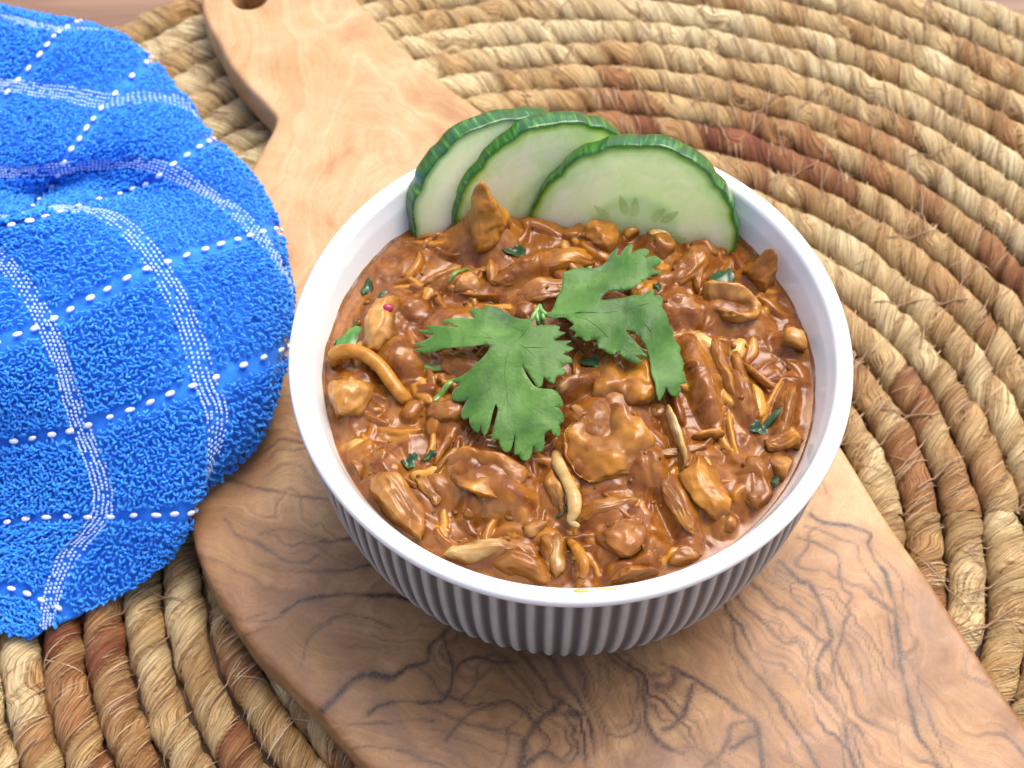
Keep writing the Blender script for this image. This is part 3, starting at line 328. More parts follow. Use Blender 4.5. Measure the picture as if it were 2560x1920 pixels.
for n in range(-15, 7):
    base = 17.73 + SP * n
    if base < 1.2: continue
    far = base < 6.5
    ds = .2 if far else .072; ns = 12 if far else 22
    nl = int(2 * math.pi * base / ds)
    th = np.linspace(0, 2 * np.pi, nl); dth = th[1] - th[0]
    rr = coil_r(base, th) + .05 * vnoise(th * base * .5, seed=n + 50) + .03 * vnoise(th * base * 1.7, seed=n + 90)
    L = np.concatenate([[0], np.cumsum((rr[:-1] + rr[1:]) / 2 * dth)])
    R0 = .50 + .03 * vnoise(L * .33, seed=n + 200) + .035 * vnoise(L * 1.1, seed=n + 240)
    tw = 2 * np.pi * L / 2.1 + 2.2 * vnoise(L * .40, seed=n + 300) + .8 * vnoise(L * 1.4, seed=n + 340)
    a = np.linspace(-.5 * np.pi, 1.5 * np.pi, ns + 1)
    A, TW = np.meshgrid(a, tw, indexing='xy'); LL = L[:, None] + 0 * A
    ph = A + TW                                   # constant along a fibre of the twist
    pj = ph / np.pi + .22 * vnoise(ph * .9, LL * .5, seed=n + 700)
    k = np.floor(pj); fr = pj - k                 # two plies per turn, each a fat bundle of straw
    w = np.minimum(fr, 1 - fr) * 2
    depth = .5 + .5 * _h(k, 0 * k, 0 * k, n + 400)
    crease = np.sqrt(np.clip(1 - (1 - np.clip(w * 1.15, 0, 1)) ** 2, 0, 1))
    crease = 1 - (1 - crease) * (.30 + .70 * depth)
    fr2 = (pj * 3.3 + 1.2 * vnoise(LL * .7, A, seed=n + 500)) % 1.0
    c2 = np.clip(np.minimum(fr2, 1 - fr2) * 5, 0, 1) ** .7
    rad = R0[:, None] * (.70 + .30 * crease + .055 * c2 + .11 * _h(k, 0 * k + 3, 0 * k, n + 410) * np.clip(w * 2, 0, 1)) + .028 * vnoise(ph * 4.2, LL * 1.2, seed=n + 520) + .02 * vnoise(ph * 2, LL * 3, seed=n + 530)
    X = (rr[:, None] + rad * np.cos(A)); Z = .485 + rad * .95 * np.sin(A)
    V = np.stack([MC[0] + X * np.cos(th)[:, None], MC[1] + X * np.sin(th)[:, None], Z], -1)
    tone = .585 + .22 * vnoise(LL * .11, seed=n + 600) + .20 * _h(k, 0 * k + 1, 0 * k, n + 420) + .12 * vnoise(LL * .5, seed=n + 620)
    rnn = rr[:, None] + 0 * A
    tone = tone + .14 * sstep(15.6, 17.5, rnn) - .23 * sstep(16.4, 15.4, rnn) * sstep(12.6, 14.0, rnn) * (.55 + .45 * np.sin(th)[:, None]) + .06 * sstep(13, 10, rnn) + .10 * np.sin(th - .35)[:, None] - .10 * np.exp(-((th - 3.75) / .6) ** 2)[:, None]  # red-brown band is real; paler far side, darker near left paint the light falloff
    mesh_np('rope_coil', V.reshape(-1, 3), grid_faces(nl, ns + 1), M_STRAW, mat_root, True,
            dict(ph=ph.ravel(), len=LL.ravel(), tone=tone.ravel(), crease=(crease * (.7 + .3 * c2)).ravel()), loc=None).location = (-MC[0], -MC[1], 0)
# stitching thread zigzagging over the grooves, and loose straws
P = []; P2 = []
for n in range(-11, 6):
    base = 17.73 + SP * n; m = int(2 * math.pi * base / 1.0)
    t0 = np.arange(m) / m * 2 * np.pi + rng.uniform(0, .02, m)
    for sgn in (1, -1):
        keep = rng.rand(m) < (.30 if sgn > 0 else .10)
        tt0 = t0[keep]; s = np.linspace(0, 1, 7)
        off = -.12 + s * (SP + .16)
        th = tt0[:, None] + sgn * (s[None] - .5) * (.75 + rng.uniform(-.3, .3, (len(tt0), 1))) / base
        rr = coil_r(base, np.mod(th, 2 * np.pi)) + off[None]
        z = .485 + .54 * np.sqrt(np.clip(1 - (np.where(off > SP / 2, off - SP, off) / .56) ** 2, .0, 1)); z = np.maximum(z, .70)
        P.append(np.stack([rr * np.cos(th), rr * np.sin(th), z[None] + 0 * th + rng.uniform(-.02, .03, (len(tt0), 1))], -1))
P = np.concatenate(P)
V, F = tubes(P, .017 + .012 * rng.rand(len(P), 1) + np.zeros((1, 7)), 4)
mt = NT('stitch_thread', Roughness=.7, Base_Color=(.36, .22, .12))
tag(mesh_np('stitching_thread', V, F, mt.m, mat_root), kind='stuff')
m = 12500; th = rng.uniform(0, 2 * np.pi, m); nn = rng.randint(-11, 7, m); base = 17.73 + SP * nn
rr0 = coil_r(base, th); ang = rng.uniform(-.28, .28, m) * np.pi; A0 = np.pi / 2 + rng.uniform(-.9, .9, m)
ln = rng.uniform(.35, 1.3, m); s = np.linspace(-.5, .5, 7)
slant = rng.uniform(.15, .6, m) * np.where(rng.rand(m) < .95, 1, -1.5)
A = A0[:, None] - s[None] * ln[:, None] * np.cos(slant)[:, None] / .5
dl = s[None] * ln[:, None] * np.sin(np.abs(slant))[:, None] * np.sign(slant)[:, None]
lift = .50 + rng.uniform(.0, .06, (m, 1)) + .10 * (rng.rand(m, 1) < .08) * np.abs(s[None]) * 2
rr = rr0[:, None] + lift * np.cos(A); thh = th[:, None] + dl / rr0[:, None]
P = np.stack([rr * np.cos(thh), rr * np.sin(thh), .49 + lift * .95 * np.sin(A)], -1)
V, F = tubes(P, rng.uniform(.006, .016, (m, 1)) * (1 - .7 * np.abs(s[None] * 2) ** 2), 4)
tn = np.repeat(rng.uniform(.3, 1.0, m), 28)
lf = NT('loose_straw', Roughness=.6); lf.set('Base Color', lf.ramp(lf.attr('tone').outputs['Fac'], [(.2, (.25, .12, .05)), (.6, (.48, .31, .15)), (1, (.74, .58, .35))]))
tag(mesh_np('loose_straw', V, F, lf.m, mat_root, attrs=dict(tone=tn)), kind='stuff')

# ================================================================ olive wood board
def smooth_closed(P, n=6):
    P = np.asarray(P, float); m = len(P); out = []
    for i in range(m):
        p0, p1, p2, p3 = P[i - 1], P[i], P[(i + 1) % m], P[(i + 2) % m]
        for t in np.arange(n) / n:
            out.append(.5 * ((2 * p1) + (-p0 + p2) * t + (2 * p0 - 5 * p1 + 4 * p2 - p3) * t * t + (-p0 + 3 * p1 - 3 * p2 + p3) * t ** 3))
    return np.array(out)
def seg_dist(Q, A, B, chunk=60000):
    """min distance of Q to segments A-B, with index of the nearest and its nearest point"""
    D = np.empty(len(Q)); I = np.empty(len(Q), int)
    AB = B - A; L2 = (AB ** 2).sum(1) + 1e-12
    for s in range(0, len(Q), chunk):
        q = Q[s:s + chunk]
        best = np.full(len(q), 1e9); bi = np.zeros(len(q), int)
        for k in range(len(A)):
            w = q - A[k]; t = np.clip((w @ AB[k]) / L2[k], 0, 1); d = (w[:, 0] - t * AB[k, 0]) ** 2 + (w[:, 1] - t * AB[k, 1]) ** 2
            m = d < best; best[m] = d[m]; bi[m] = k
        D[s:s + chunk] = np.sqrt(best); I[s:s + chunk] = bi
    return D, I
def inside(Q, P):
    c = np.zeros(len(Q), bool); n = len(P)
    for i in range(n):
        x1, y1 = P[i]; x2, y2 = P[(i + 1) % n]
        if y1 == y2: continue
        m = ((y1 > Q[:, 1]) != (y2 > Q[:, 1])) & (Q[:, 0] < (x2 - x1) * (Q[:, 1] - y1) / (y2 - y1) + x1); c ^= m
    return c
ZT = 2.35; TH = 1.38
OUT = smooth_closed(BOARD, 6)
hc = np.array(HOLE[0]); ha = np.arange(40) / 40 * 2 * np.pi; HO = hc + .56 * np.stack([np.cos(ha), np.sin(ha)], 1)
DX = .055; EB = .2        # flat top inset by the edge rounding
lo = OUT.min(0) - .1; hi = OUT.max(0) + .1
gx = np.arange(lo[0], hi[0], DX); gy = np.arange(lo[1], hi[1], DX)
GX, GY = np.meshgrid(gx, gy, indexing='ij'); Q = np.stack([GX.ravel(), GY.ravel()], 1)
ins = inside(Q, OUT) & ~inside(Q, HO)
qi = np.where(ins)[0]
segA = np.concatenate([OUT, HO]); segB = np.concatenate([np.roll(OUT, -1, 0), np.roll(HO, -1, 0)])
dd = np.zeros(len(Q)); d_, _ = seg_dist(Q[qi], segA, segB); dd[qi] = d_
ok = (dd > EB + DX * .3).reshape(GX.shape)
cell = ok[:-1, :-1] & ok[1:, :-1] & ok[1:, 1:] & ok[:-1, 1:]
ci, cj = np.where(cell); ny = len(gy)
quads = np.stack([ci * ny + cj, (ci + 1) * ny + cj, (ci + 1) * ny + cj + 1, ci * ny + cj + 1], 1)
used, inv = np.unique(quads, return_inverse=True); quads = inv.reshape(-1, 4)
TV = Q[used]
# boundary loops of the flat top
ed = np.concatenate([quads[:, [0, 1]], quads[:, [1, 2]], quads[:, [2, 3]], quads[:, [3, 0]]])
key = np.sort(ed, 1); kk = key[:, 0].astype(np.int64) * (len(TV) + 1) + key[:, 1]
_, ii, cnt = np.unique(kk, return_index=True, return_counts=True); be = ed[ii[cnt == 1]]
bverts = np.unique(be)
bd, bi = seg_dist(TV[bverts], segA, segB)
AB = segB[bi] - segA[bi]; tt_ = np.clip(((TV[bverts] - segA[bi]) * AB).sum(1) / (AB ** 2).sum(1), 0, 1)
near = segA[bi] + AB * tt_[:, None]; nrm = near - TV[bverts]; nrm /= np.linalg.norm(nrm, axis=1, keepdims=True)
prof = [(-EB, 0.0), (-EB * .62, -.018), (-EB * .3, -.07), (-.03, -.16), (0, -.30), (.012, -.6), (0, -TH + .25), (-.08, -TH + .06), (-.2, -TH)]
TV = TV.copy(); TV[bverts] = near - nrm * EB
V = [np.column_stack([TV, np.full(len(TV), ZT)])]; nb = len(bverts); rmap = {v: i for i, v in enumerate(bverts)}
be_i = np.array([[rmap[a], rmap[b]] for a, b in be]); F = [quads]; prev = bverts; start = len(TV)
for (ox, oz) in prof[1:]:
    V.append(np.column_stack([near + nrm * ox, np.full(nb, ZT + oz)])); cur = start + np.arange(nb)
    F.append(np.stack([prev[be_i[:, 1]], prev[be_i[:, 0]], cur[be_i[:, 0]], cur[be_i[:, 1]]], 1)); prev = cur; start += nb
V = np.concatenate(V)
# bottom: same grid, flipped
bot = TV.copy(); bmap = np.arange(len(TV)) + start; bmap[bverts] = prev
F.append(bmap[quads][:, ::-1]); V = np.concatenate([V, np.column_stack([bot, np.full(len(TV), ZT - TH)])]); F = np.concatenate(F)
# grain: dark veins drawn along the real ones, bands that follow them
px, py = V[:, 0], V[:, 1]
w1 = .10 * fbm(px * 1.6, py * 1.6, seed=3, o=4); w2 = .10 * fbm(px * 1.6, py * 1.6, seed=23, o=4)
Qw = np.stack([px + w1, py + w2], 1)
dark = np.zeros(len(V)); phi_n = np.zeros(len(V)); phi_d = np.zeros(len(V)) + 1e-6; mod = .75 + .55 * fbm(px * 1.5, py * 1.5, seed=77, o=4)
for k, (wd, amp, pts) in enumerate(VEINS):
    p = np.array(pts); p = np.concatenate([[p[0]]] + [(.5 * ((2 * p[i]) + (-p[max(i - 1, 0)] + p[i + 1]) * t + (2 * p[max(i - 1, 0)] - 5 * p[i] + 4 * p[i + 1] - p[min(i + 2, len(p) - 1)]) * t * t + (-p[max(i - 1, 0)] + 3 * p[i] - 3 * p[i + 1] + p[min(i + 2, len(p) - 1)]) * t ** 3))[None] for i in range(len(p) - 1) for t in (.33, .66, 1.0)])
    lo_, hi_ = p.min(0) - 2.2, p.max(0) + 2.2
    m = np.where((Qw[:, 0] > lo_[0]) & (Qw[:, 0] < hi_[0]) & (Qw[:, 1] > lo_[1]) & (Qw[:, 1] < hi_[1]))[0]
    if not len(m): continue
    d, idx = seg_dist(Qw[m], p[:-1], p[1:])
    sg = p[idx + 1] - p[idx]; side = np.sign(sg[:, 0] * (Qw[m, 1] - p[idx, 1]) - sg[:, 1] * (Qw[m, 0] - p[idx, 0]))
    w = .021 * wd * np.clip(.35 + 1.05 * mod[m], .3, 2)
    fade = np.clip(1.35 - .0 * d, 0, 1)
    core = amp * np.exp(-(d / w) ** 2) * np.clip(mod[m] * 1.3, .2, 1); halo = .36 * amp * np.exp(-(d / (w * 4 + .10))) * np.clip(mod[m] * 1.2, .3, 1.2) 
    dark[m] = np.maximum(dark[m], core + halo * (1 - core))
    wt = np.exp(-(d / .55)); phi_n[m] += wt * side * d; phi_d[m] += wt
phi = phi_n / (phi_d + .05)
flow = (px * .55 + py * .84)      # across the long axis
amt = np.clip(phi_d * 1.4, 0, 1)
warp = 1.2 * fbm(px * .22, py * .22, seed=41, o=3)
band = (1 - amt) * ((px * .84 + py * .54) * .8 + warp * .9) + amt * (phi * 1.6 + warp)
front = sstep(3.0, -2.0, py + .25 * px)                 # figured towards the near end, plain by the handle; also masks painted light falloff
sw = np.exp(-(((px - 1.2) / 3.3) ** 2 + ((py + 10.4) / 3.0) ** 2))          # the tight swirl near the end
s_ = sstep(-3.5, 2.5, px + .35 * (py + 8))
F_ = s_ * (.83 * px + .55 * py) + (1 - s_) * (.30 * px + .95 * py) + (1.25 + 1.3 * sw) * fbm(px * .33, py * .33, seed=301, o=3) + (.30 + .5 * sw) * fbm(px * 1.1, py * 1.1, seed=305, o=4)
eps = .03
def Fd(dx, dy):
    a, c = px + dx, py + dy; sw_ = np.exp(-(((a - 1.2) / 3.3) ** 2 + ((c + 10.4) / 3.0) ** 2)); q = sstep(-3.5, 2.5, a + .35 * (c + 8))
    return q * (.83 * a + .55 * c) + (1 - q) * (.30 * a + .95 * c) + (1.25 + 1.3 * sw_) * fbm(a * .33, c * .33, seed=301, o=3) + (.30 + .5 * sw_) * fbm(a * 1.1, c * 1.1, seed=305, o=4)
gr_ = np.hypot((Fd(eps, 0) - F_) / eps, (Fd(0, eps) - F_) / eps) + .15
def contour(f, nlev, wid, sd, thr):
    u = F_ * nlev; kx = np.floor(u); hh = _h(kx, 0 * kx, 0 * kx, sd) * .5 + .5
    d = np.abs(u - kx - .5) / (nlev * gr_); ww = wid * (.5 + hh)
    return np.exp(-(d / ww) ** 2) * np.clip((hh - thr) / (1 - thr), 0, 1)
l1 = contour(F_, 1.6, .036, 11, .15); l2 = contour(F_, 4.2, .026, 12, .2); l3 = contour(F_, 9.0, .024, 13, .25)
vis = np.clip(.65 + 1.5 * fbm(px * .45, py * .45, seed=71, o=3), .12, 1)
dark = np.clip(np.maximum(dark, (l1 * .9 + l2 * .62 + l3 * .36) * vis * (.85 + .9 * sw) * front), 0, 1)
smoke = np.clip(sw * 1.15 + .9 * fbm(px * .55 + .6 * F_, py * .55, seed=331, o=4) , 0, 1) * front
band = F_ * 1.0
burl_c = [(3.2, -7.7), (3.6, -8.1), (2.1, -9.6), (1.0, -8.9), (1.35, -10.2), (3.9, -10.8), (2.75, -11.6), (-.3, -8.6)]
bl = np.zeros(len(V))
for (bx, by) in burl_c: bl = np.maximum(bl, np.exp(-((px - bx) ** 2 + (py - by) ** 2) / .45))
ob_name = 'olive_wood_board'
def mat_olive():
    t = NT('olive_wood', Roughness=.42); t.set('Specular IOR Level', .4); o = t.obj()
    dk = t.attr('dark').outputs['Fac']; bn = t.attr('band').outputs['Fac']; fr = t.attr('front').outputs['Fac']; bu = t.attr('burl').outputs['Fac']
    big = t.noise(o, .38, 4, .6, .4); mid = t.noise(t.mapping(o, (1, 1, 1), (0, 0, 0)), .9, 5, .6, .5)
    v = t.n('CombineXYZ'); t.lk(bn, v.inputs[0]); t.lk(t.math('MULTIPLY', mid, .5), v.inputs[1]); g = t.noise(v.outputs[0], 2.1, 5, .7)
    g2 = t.noise(v.outputs[0], 9, 4, .7)
    s = t.math('ADD', t.math('MULTIPLY', big, .60), t.math('MULTIPLY', g, .40)); s = t.math('SUBTRACT', s, t.math('MULTIPLY', fr, .19)); s = t.math('ADD', s, .05)  # near end darker: browner figured wood plus light falloff put into the colour
    c = t.ramp(s, [(.28, (.235, .115, .042)), (.40, (.36, .19, .075)), (.50, (.50, .295, .125)), (.62, (.57, .375, .195)), (.82, (.64, .46, .26))])
    pk = t.ramp(mid, [(.45, (0, 0, 0)), (.80, (1, 1, 1))]); c = t.mix(t.math('MULTIPLY', pk, .40), c, (.42, .195, .095))
    st = t.ramp(g2, [(.35, (.80, .74, .70)), (.6, (1.03, 1.02, 1.0))]); c = t.mix(.7, c, st, 'MULTIPLY')
    gm = t.noise(t.mapping(o, (1, 1, 1), (11, 4, 0)), 1.1, 6, .72, 2.4)       # grey-brown smoky figure
    sm = t.math('MULTIPLY', t.ramp(t.math('ADD', t.math('MULTIPLY', gm, .6), t.math('MULTIPLY', t.attr('smoke').outputs['Fac'], .55)), [(.36, (0, 0, 0)), (.76, (1, 1, 1))]), .78); c = t.mix(sm, c, (.17, .085, .05))
    dj = t.math('MULTIPLY', dk, t.ramp(t.noise(o, 14, 3, .7), [(.25, (.6, .6, .6)), (.6, (1.15, 1.15, 1.15))]))
    c = t.mix(t.ramp(dj, [(.08, 0), (.85, 1)]), c, (.055, .027, .018))
    vd = t.voro(o, 7.5); sp = t.math('MULTIPLY', t.ramp(vd, [(.12, (1, 1, 1)), (.26, (0, 0, 0))]), t.ramp(bu, [(.25, (0, 0, 0)), (.6, (1, 1, 1))])); c = t.mix(t.math('MULTIPLY', sp, .8), c, (.15, .055, .035))
    pores = t.noise(t.mapping(o, (26, 18, 18), (0, 0, 0), (0, 0, .9)), 1.0, 3, .7); c = t.mix(.35, c, t.ramp(pores, [(.33, (.55, .5, .45)), (.5, (1, 1, 1))]), 'MULTIPLY')
    t.set('Base Color', c); t.set('Roughness', t.ramp(mid, [(.3, .50), (.7, .36)]))
    t.bump(t.math('ADD', t.math('MULTIPLY', pores, .5), t.math('MULTIPLY', g2, .4)), .22, .012); return t.m
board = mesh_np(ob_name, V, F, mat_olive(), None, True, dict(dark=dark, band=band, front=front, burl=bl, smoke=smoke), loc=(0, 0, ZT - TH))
tag(board, 'olive wood serving board with holed handle and dark swirling grain, under the bowl', 'serving board')

# ================================================================ bowl
def lathe(profile, seg, name, mat, parent, rib=None, loc=None, closed=False):
    p = np.array(profile, float); th = np.arange(seg) / seg * 2 * np.pi
    rr = p[:, 0][:, None] + (0 if rib is None else rib(p, th)); V = np.stack([rr * np.cos(th), rr * np.sin(th), p[:, 1][:, None] + 0 * th[None]], -1)
    return mesh_np(name, V.reshape(-1, 3), grid_faces(len(p), seg, wrap_v=True), mat, parent, True)
ZBW = ZT + .004; HBW = 6.2
def rout(t): return 3.95 + (6.34 - 3.95) * (1 - (1 - t) ** 2.5) ** (1 / 2.35)     # t: 0 foot .. 1 rim
def rin(z):
    t = np.clip((z - ZBW - .35) / (HBW - .35), 0, 1); return 3.6 + (6.08 - 3.6) * (1 - (1 - t) ** 1.2) ** (1 / 1.2)
bowl = empty('ribbed_bowl', (0, 0, ZBW)); tag(bowl, 'white glazed bowl with grey ribbed outside, filled with brown curry', 'bowl')
def mat_glaze():
    t = NT('white_glaze', Roughness=.13, Base_Color=(.84, .85, .84)); t.set('Coat Weight', .4); t.set('Coat Roughness', .05)
    o = t.obj(); t.set('Base Color', t.ramp(t.noise(o, .8, 3), [(.3, (.80, .835, .80)), (.7, (.85, .875, .84))])); return t.m
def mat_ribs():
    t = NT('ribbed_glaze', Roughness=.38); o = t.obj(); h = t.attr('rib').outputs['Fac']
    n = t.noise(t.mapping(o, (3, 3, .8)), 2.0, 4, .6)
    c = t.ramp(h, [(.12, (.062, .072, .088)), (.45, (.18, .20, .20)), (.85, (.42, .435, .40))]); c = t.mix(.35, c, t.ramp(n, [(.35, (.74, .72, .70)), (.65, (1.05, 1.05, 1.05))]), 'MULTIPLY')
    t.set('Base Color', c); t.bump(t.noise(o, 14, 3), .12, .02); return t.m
g = mat_glaze()
lip = [(6.335, 5.78), (6.40, 5.80), (6.455, 5.86), (6.49, 5.95), (6.505, 6.05), (6.49, 6.13), (6.44, 6.185), (6.36, 6.205), (6.27, 6.20), (6.19, 6.175), (6.13, 6.12), (6.09, 6.03), (6.06, 5.90)]
inner = [(float(rin(ZBW + z)), z) for z in np.linspace(5.75, .36, 40)] + [(2.5, .33), (1.2, .3), (.01, .3)]
lathe(lip + inner, 192, 'glazed_inside', g, bowl)
NR = 98; tz = np.linspace(0, 1, 46) ; prof2 = [(float(rout(t)), t * 5.80) for t in tz]
RD = .04
def ribf(p, th):
    z = p[:, 1][:, None]; env = sstep(0.0, .35, z) * sstep(5.79, 5.68, z)
    c = np.cos(th * NR)[None]; sh = np.abs(.5 + .5 * c) ** 1.1
    return (sh - .5) * RD * 2 * env * (.45 + .55 * rout(np.clip(z / 5.8, 0, 1)) / 6.34)
seg = NR * 10; th = np.arange(seg) / seg * 2 * np.pi
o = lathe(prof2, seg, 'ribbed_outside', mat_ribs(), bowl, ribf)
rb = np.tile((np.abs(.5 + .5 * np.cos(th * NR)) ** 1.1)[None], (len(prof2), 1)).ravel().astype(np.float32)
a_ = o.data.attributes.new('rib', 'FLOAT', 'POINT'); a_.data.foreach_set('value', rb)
lathe([(3.95, 0.0), (3.9, -.0), (3.4, .0), (3.3, .12), (.01, .12)], 96, 'foot_ring', g, bowl)

# ================================================================ curry
def base_z(x, y):
    r = np.hypot(x, y) / 5.8
    return 7.42 + .42 * (1 - np.clip(r, 0, 1) ** 2) 
PC = PIECES
_rs = np.random.RandomState(17); STR = []
for _i in range(260):
    _r = 5.5 * math.sqrt(_rs.rand()); _t = _rs.uniform(0, 2 * math.pi); _x, _y = _r * math.cos(_t), _r * math.sin(_t)
    _a = 1.6 * float(vnoise(np.array([_x * .35]), np.array([_y * .35]), seed=555)[0]) * math.pi + _rs.normal() * .55
    _big = _rs.rand() < .28
    STR.append((_x, _y, _rs.uniform(.5, 1.1) if _big else _rs.uniform(.5, 1.7), _rs.uniform(.30, .55) if _big else _rs.uniform(.15, .30), _a, _rs.uniform(-.5, .5), _rs.uniform(.05, .17) + (.06 if _big else 0), _rs.uniform(-.08, .08), _rs.rand() * (.95 if _big else .72)))
def strips(x, y, z):
    ex = np.zeros_like(z); tn = np.full_like(z, .5)
    wx = x + .10 * fbm(x * 1.9, y * 1.9, seed=601, o=3); wy = y + .10 * fbm(x * 1.9, y * 1.9, seed=607, o=3)
    for n_, (cx, cy, l, w, a, bend, ht, tilt, tone) in enumerate(STR):
        q = l * .5 + .35; m = np.where((np.abs(wx - cx) < q) & (np.abs(wy - cy) < q))[0]
        if not len(m): continue
        c, s = math.cos(a), math.sin(a); dx = wx[m] - cx; dy = wy[m] - cy; u = (dx * c + dy * s) / (l / 2); v = (-dx * s + dy * c - bend * .35 * l * (u * u - .3)) / (w / 2)
        e = np.abs(u) ** 3 + v * v; k = e < 1.5; m, u, v, e = m[k], u[k], v[k], e[k]
        if not len(m): continue
        top = z[m] * 0 + base_z(x[m], y[m]) - .06 + ht + tilt * u + ht * (np.sqrt(np.clip(1 - e, 0, 1)) - .55) - .25 * np.clip(e - .8, 0, None) + .014 * vnoise(v * 2.6 + n_, u * 1.4, seed=n_ % 50)
        kk = .035; hh = np.clip(.5 + .5 * (top - z[m]) / kk, 0, 1); z[m] = z[m] * (1 - hh) + top * hh + kk * hh * (1 - hh)
        f = hh * np.clip((ht * .9 + tilt * u + .05) * 6.0, 0, 1) * sstep(1.05, .45, e); ex[m] = np.where(hh > .5, f, ex[m] * (1 - hh)); tn[m] = np.where(hh > .5, tone, tn[m])
    return z, ex, tn
def sauce_z(x, y, full=False):
    z = base_z(x, y)
    wx = .5 * fbm(x * .8, y * .8, seed=5, o=3); wy = .5 * fbm(x * .8, y * .8, seed=15, o=3)
    r1 = 1 - np.abs(fbm((x + wx) * .9, (y + wy) * .9, seed=31, o=3)) * 2.2
    r2 = 1 - np.abs(fbm((x + wx) * 2.1, (y + wy) * 1.8, seed=37, o=3)) * 2.2
    z = z + .06 * np.clip(r1, -1, 1) ** 3 + .018 * np.clip(r2, -.4, 1) ** 2 + .10 * fbm(x * .7 + wx, y * .7, seed=43, o=2) + .012 * fbm(x * 3, y * 3, seed=44, o=2) - .03
    for i_, (k, cx, cy, l, w, a, h, t) in enumerate(PC):
        cov = (.36, .62, .50, .80, .45)[(i_ * 7) % 5] if h < .7 else .40
        m = (np.abs(x - cx) < 2.4) & (np.abs(y - cy) < 2.4)
        if not m.any(): continue
        c, s = math.cos(R(a)), math.sin(R(a)); dx = x[m] - cx; dy = y[m] - cy
        u = (dx * c + dy * s) / (l / 2 + .05); v = (-dx * s + dy * c) / (w / 2 + .05); e = np.sqrt(u * u + v * v)
        z[m] += (h * cov) * (1 - sstep(.25, 1.6, e)) - .03 * np.exp(-((e - 1.45) / .22) ** 2)
    z, ex, tn = strips(x, y, z)
    return (z, ex, tn) if full else z
rs = np.concatenate([np.linspace(0, 5.55, 165), np.linspace(5.58, 5.86, 9)]); nt = 860
th = np.arange(nt) / nt * 2 * np.pi
RR, TT = np.meshgrid(rs, th, indexing='ij'); X = RR * np.cos(TT); Y = RR * np.sin(TT)
Z, EX, TN = sauce_z(X.ravel(), Y.ravel(), True); Z = Z.reshape(X.shape)
eg = sstep(5.25, 5.75, RR); Z = Z * (1 - eg) + (base_z(X, Y) - .03) * eg
Zs = Z.copy(); Zs[0] = Z[0].mean()
def mat_sauce():
    t = NT('curry_sauce', Roughness=.2, IOR=1.38); t.set('Specular IOR Level', .42)
    o = t.obj(); w = t.noise(o, .9, 3, .55, .8); d = t.mapping(o, (1, 1, .4), (3, 1, 0)); n1 = t.noise(d, 1.3, 4, .6, 1.4); n2 = t.noise(t.mapping(o, (1, 1, 1), (9, 2, 5)), 3.4, 4, .65, .8)
    c = t.ramp(n1, [(.28, (.095, .026, .004)), (.42, (.165, .050, .007)), (.56, (.24, .084, .012)), (.70, (.33, .140, .024))])
    og = t.ramp(w, [(.50, (0, 0, 0)), (.68, (1, 1, 1))]); c = t.mix(t.math('MULTIPLY', og, .55), c, (.30, .115, .012))
    c = t.mix(t.math('MULTIPLY', t.ramp(n2, [(.56, (0, 0, 0)), (.72, (1, 1, 1))]), .5), c, (.30, .135, .035))
    ex = t.attr('expo').outputs['Fac']; tn = t.attr('tone').outputs['Fac']
    n3 = t.noise(t.mapping(o, (1, 1, 1), (2, 6, 8)), 2.2, 4, .6); st = t.ramp(t.math('ADD', tn, t.math('MULTIPLY', t.math('SUBTRACT', n3, .5), .5)), [(.10, (.16, .048, .005)), (.38, (.30, .110, .010)), (.58, (.44, .195, .018)), (.78, (.53, .28, .048)), (.95, (.58, .40, .14))])
    c = t.mix(t.ramp(t.math('ADD', ex, t.math('MULTIPLY', t.math('SUBTRACT', n1, .5), .9)), [(.12, (0, 0, 0)), (.70, (.95, .95, .95))]), c, st)
    vd = t.voro(o, 4.5); c = t.mix(t.math('MULTIPLY', t.ramp(vd, [(.035, (1, 1, 1)), (.09, (0, 0, 0))]), .5), c, (.60, .38, .17))
    vd2 = t.voro(t.mapping(o, (1, 1, 1), (5, 8, 2)), 5.5); c = t.mix(t.math('MULTIPLY', t.ramp(vd2, [(.03, (1, 1, 1)), (.06, (0, 0, 0))]), .75), c, (.11, .025, .01))
    t.set('Base Color', c); t.set('Subsurface Weight', .22); t.b.inputs['Subsurface Radius'].default_value = (1.0, .35, .12); t.set('Subsurface Scale', .12)
    t.set('Roughness', t.ramp(n2, [(.3, .12), (.7, .26)])); t.set('Coat Weight', .22); t.set('Coat Roughness', .06)
    b1 = t.noise(o, 1.7, 2, .45, .8); b2 = t.noise(o, 9, 2, .5)
    t.bump(t.math('ADD', t.math('MULTIPLY', b1, 1.0), t.math('MULTIPLY', b2, .03)), .35, .07); return t.m
M_SAUCE = mat_sauce()
curry = empty('curry', (0, 0, 7.3)); tag(curry, 'brown saucy chicken curry filling the white ribbed bowl', 'curry')
vv = np.stack([X, Y, Zs], -1).reshape(-1, 3); o = mesh_np('sauce', vv, grid_faces(len(rs), nt, wrap_v=True), M_SAUCE, curry, True, dict(expo=EX.ravel() * (1 - eg.ravel()), tone=TN)); o.location = (0, 0, -7.3)
def szat(x, y): 
    return float(sauce_z(np.array([x], float), np.array([y], float))[0])
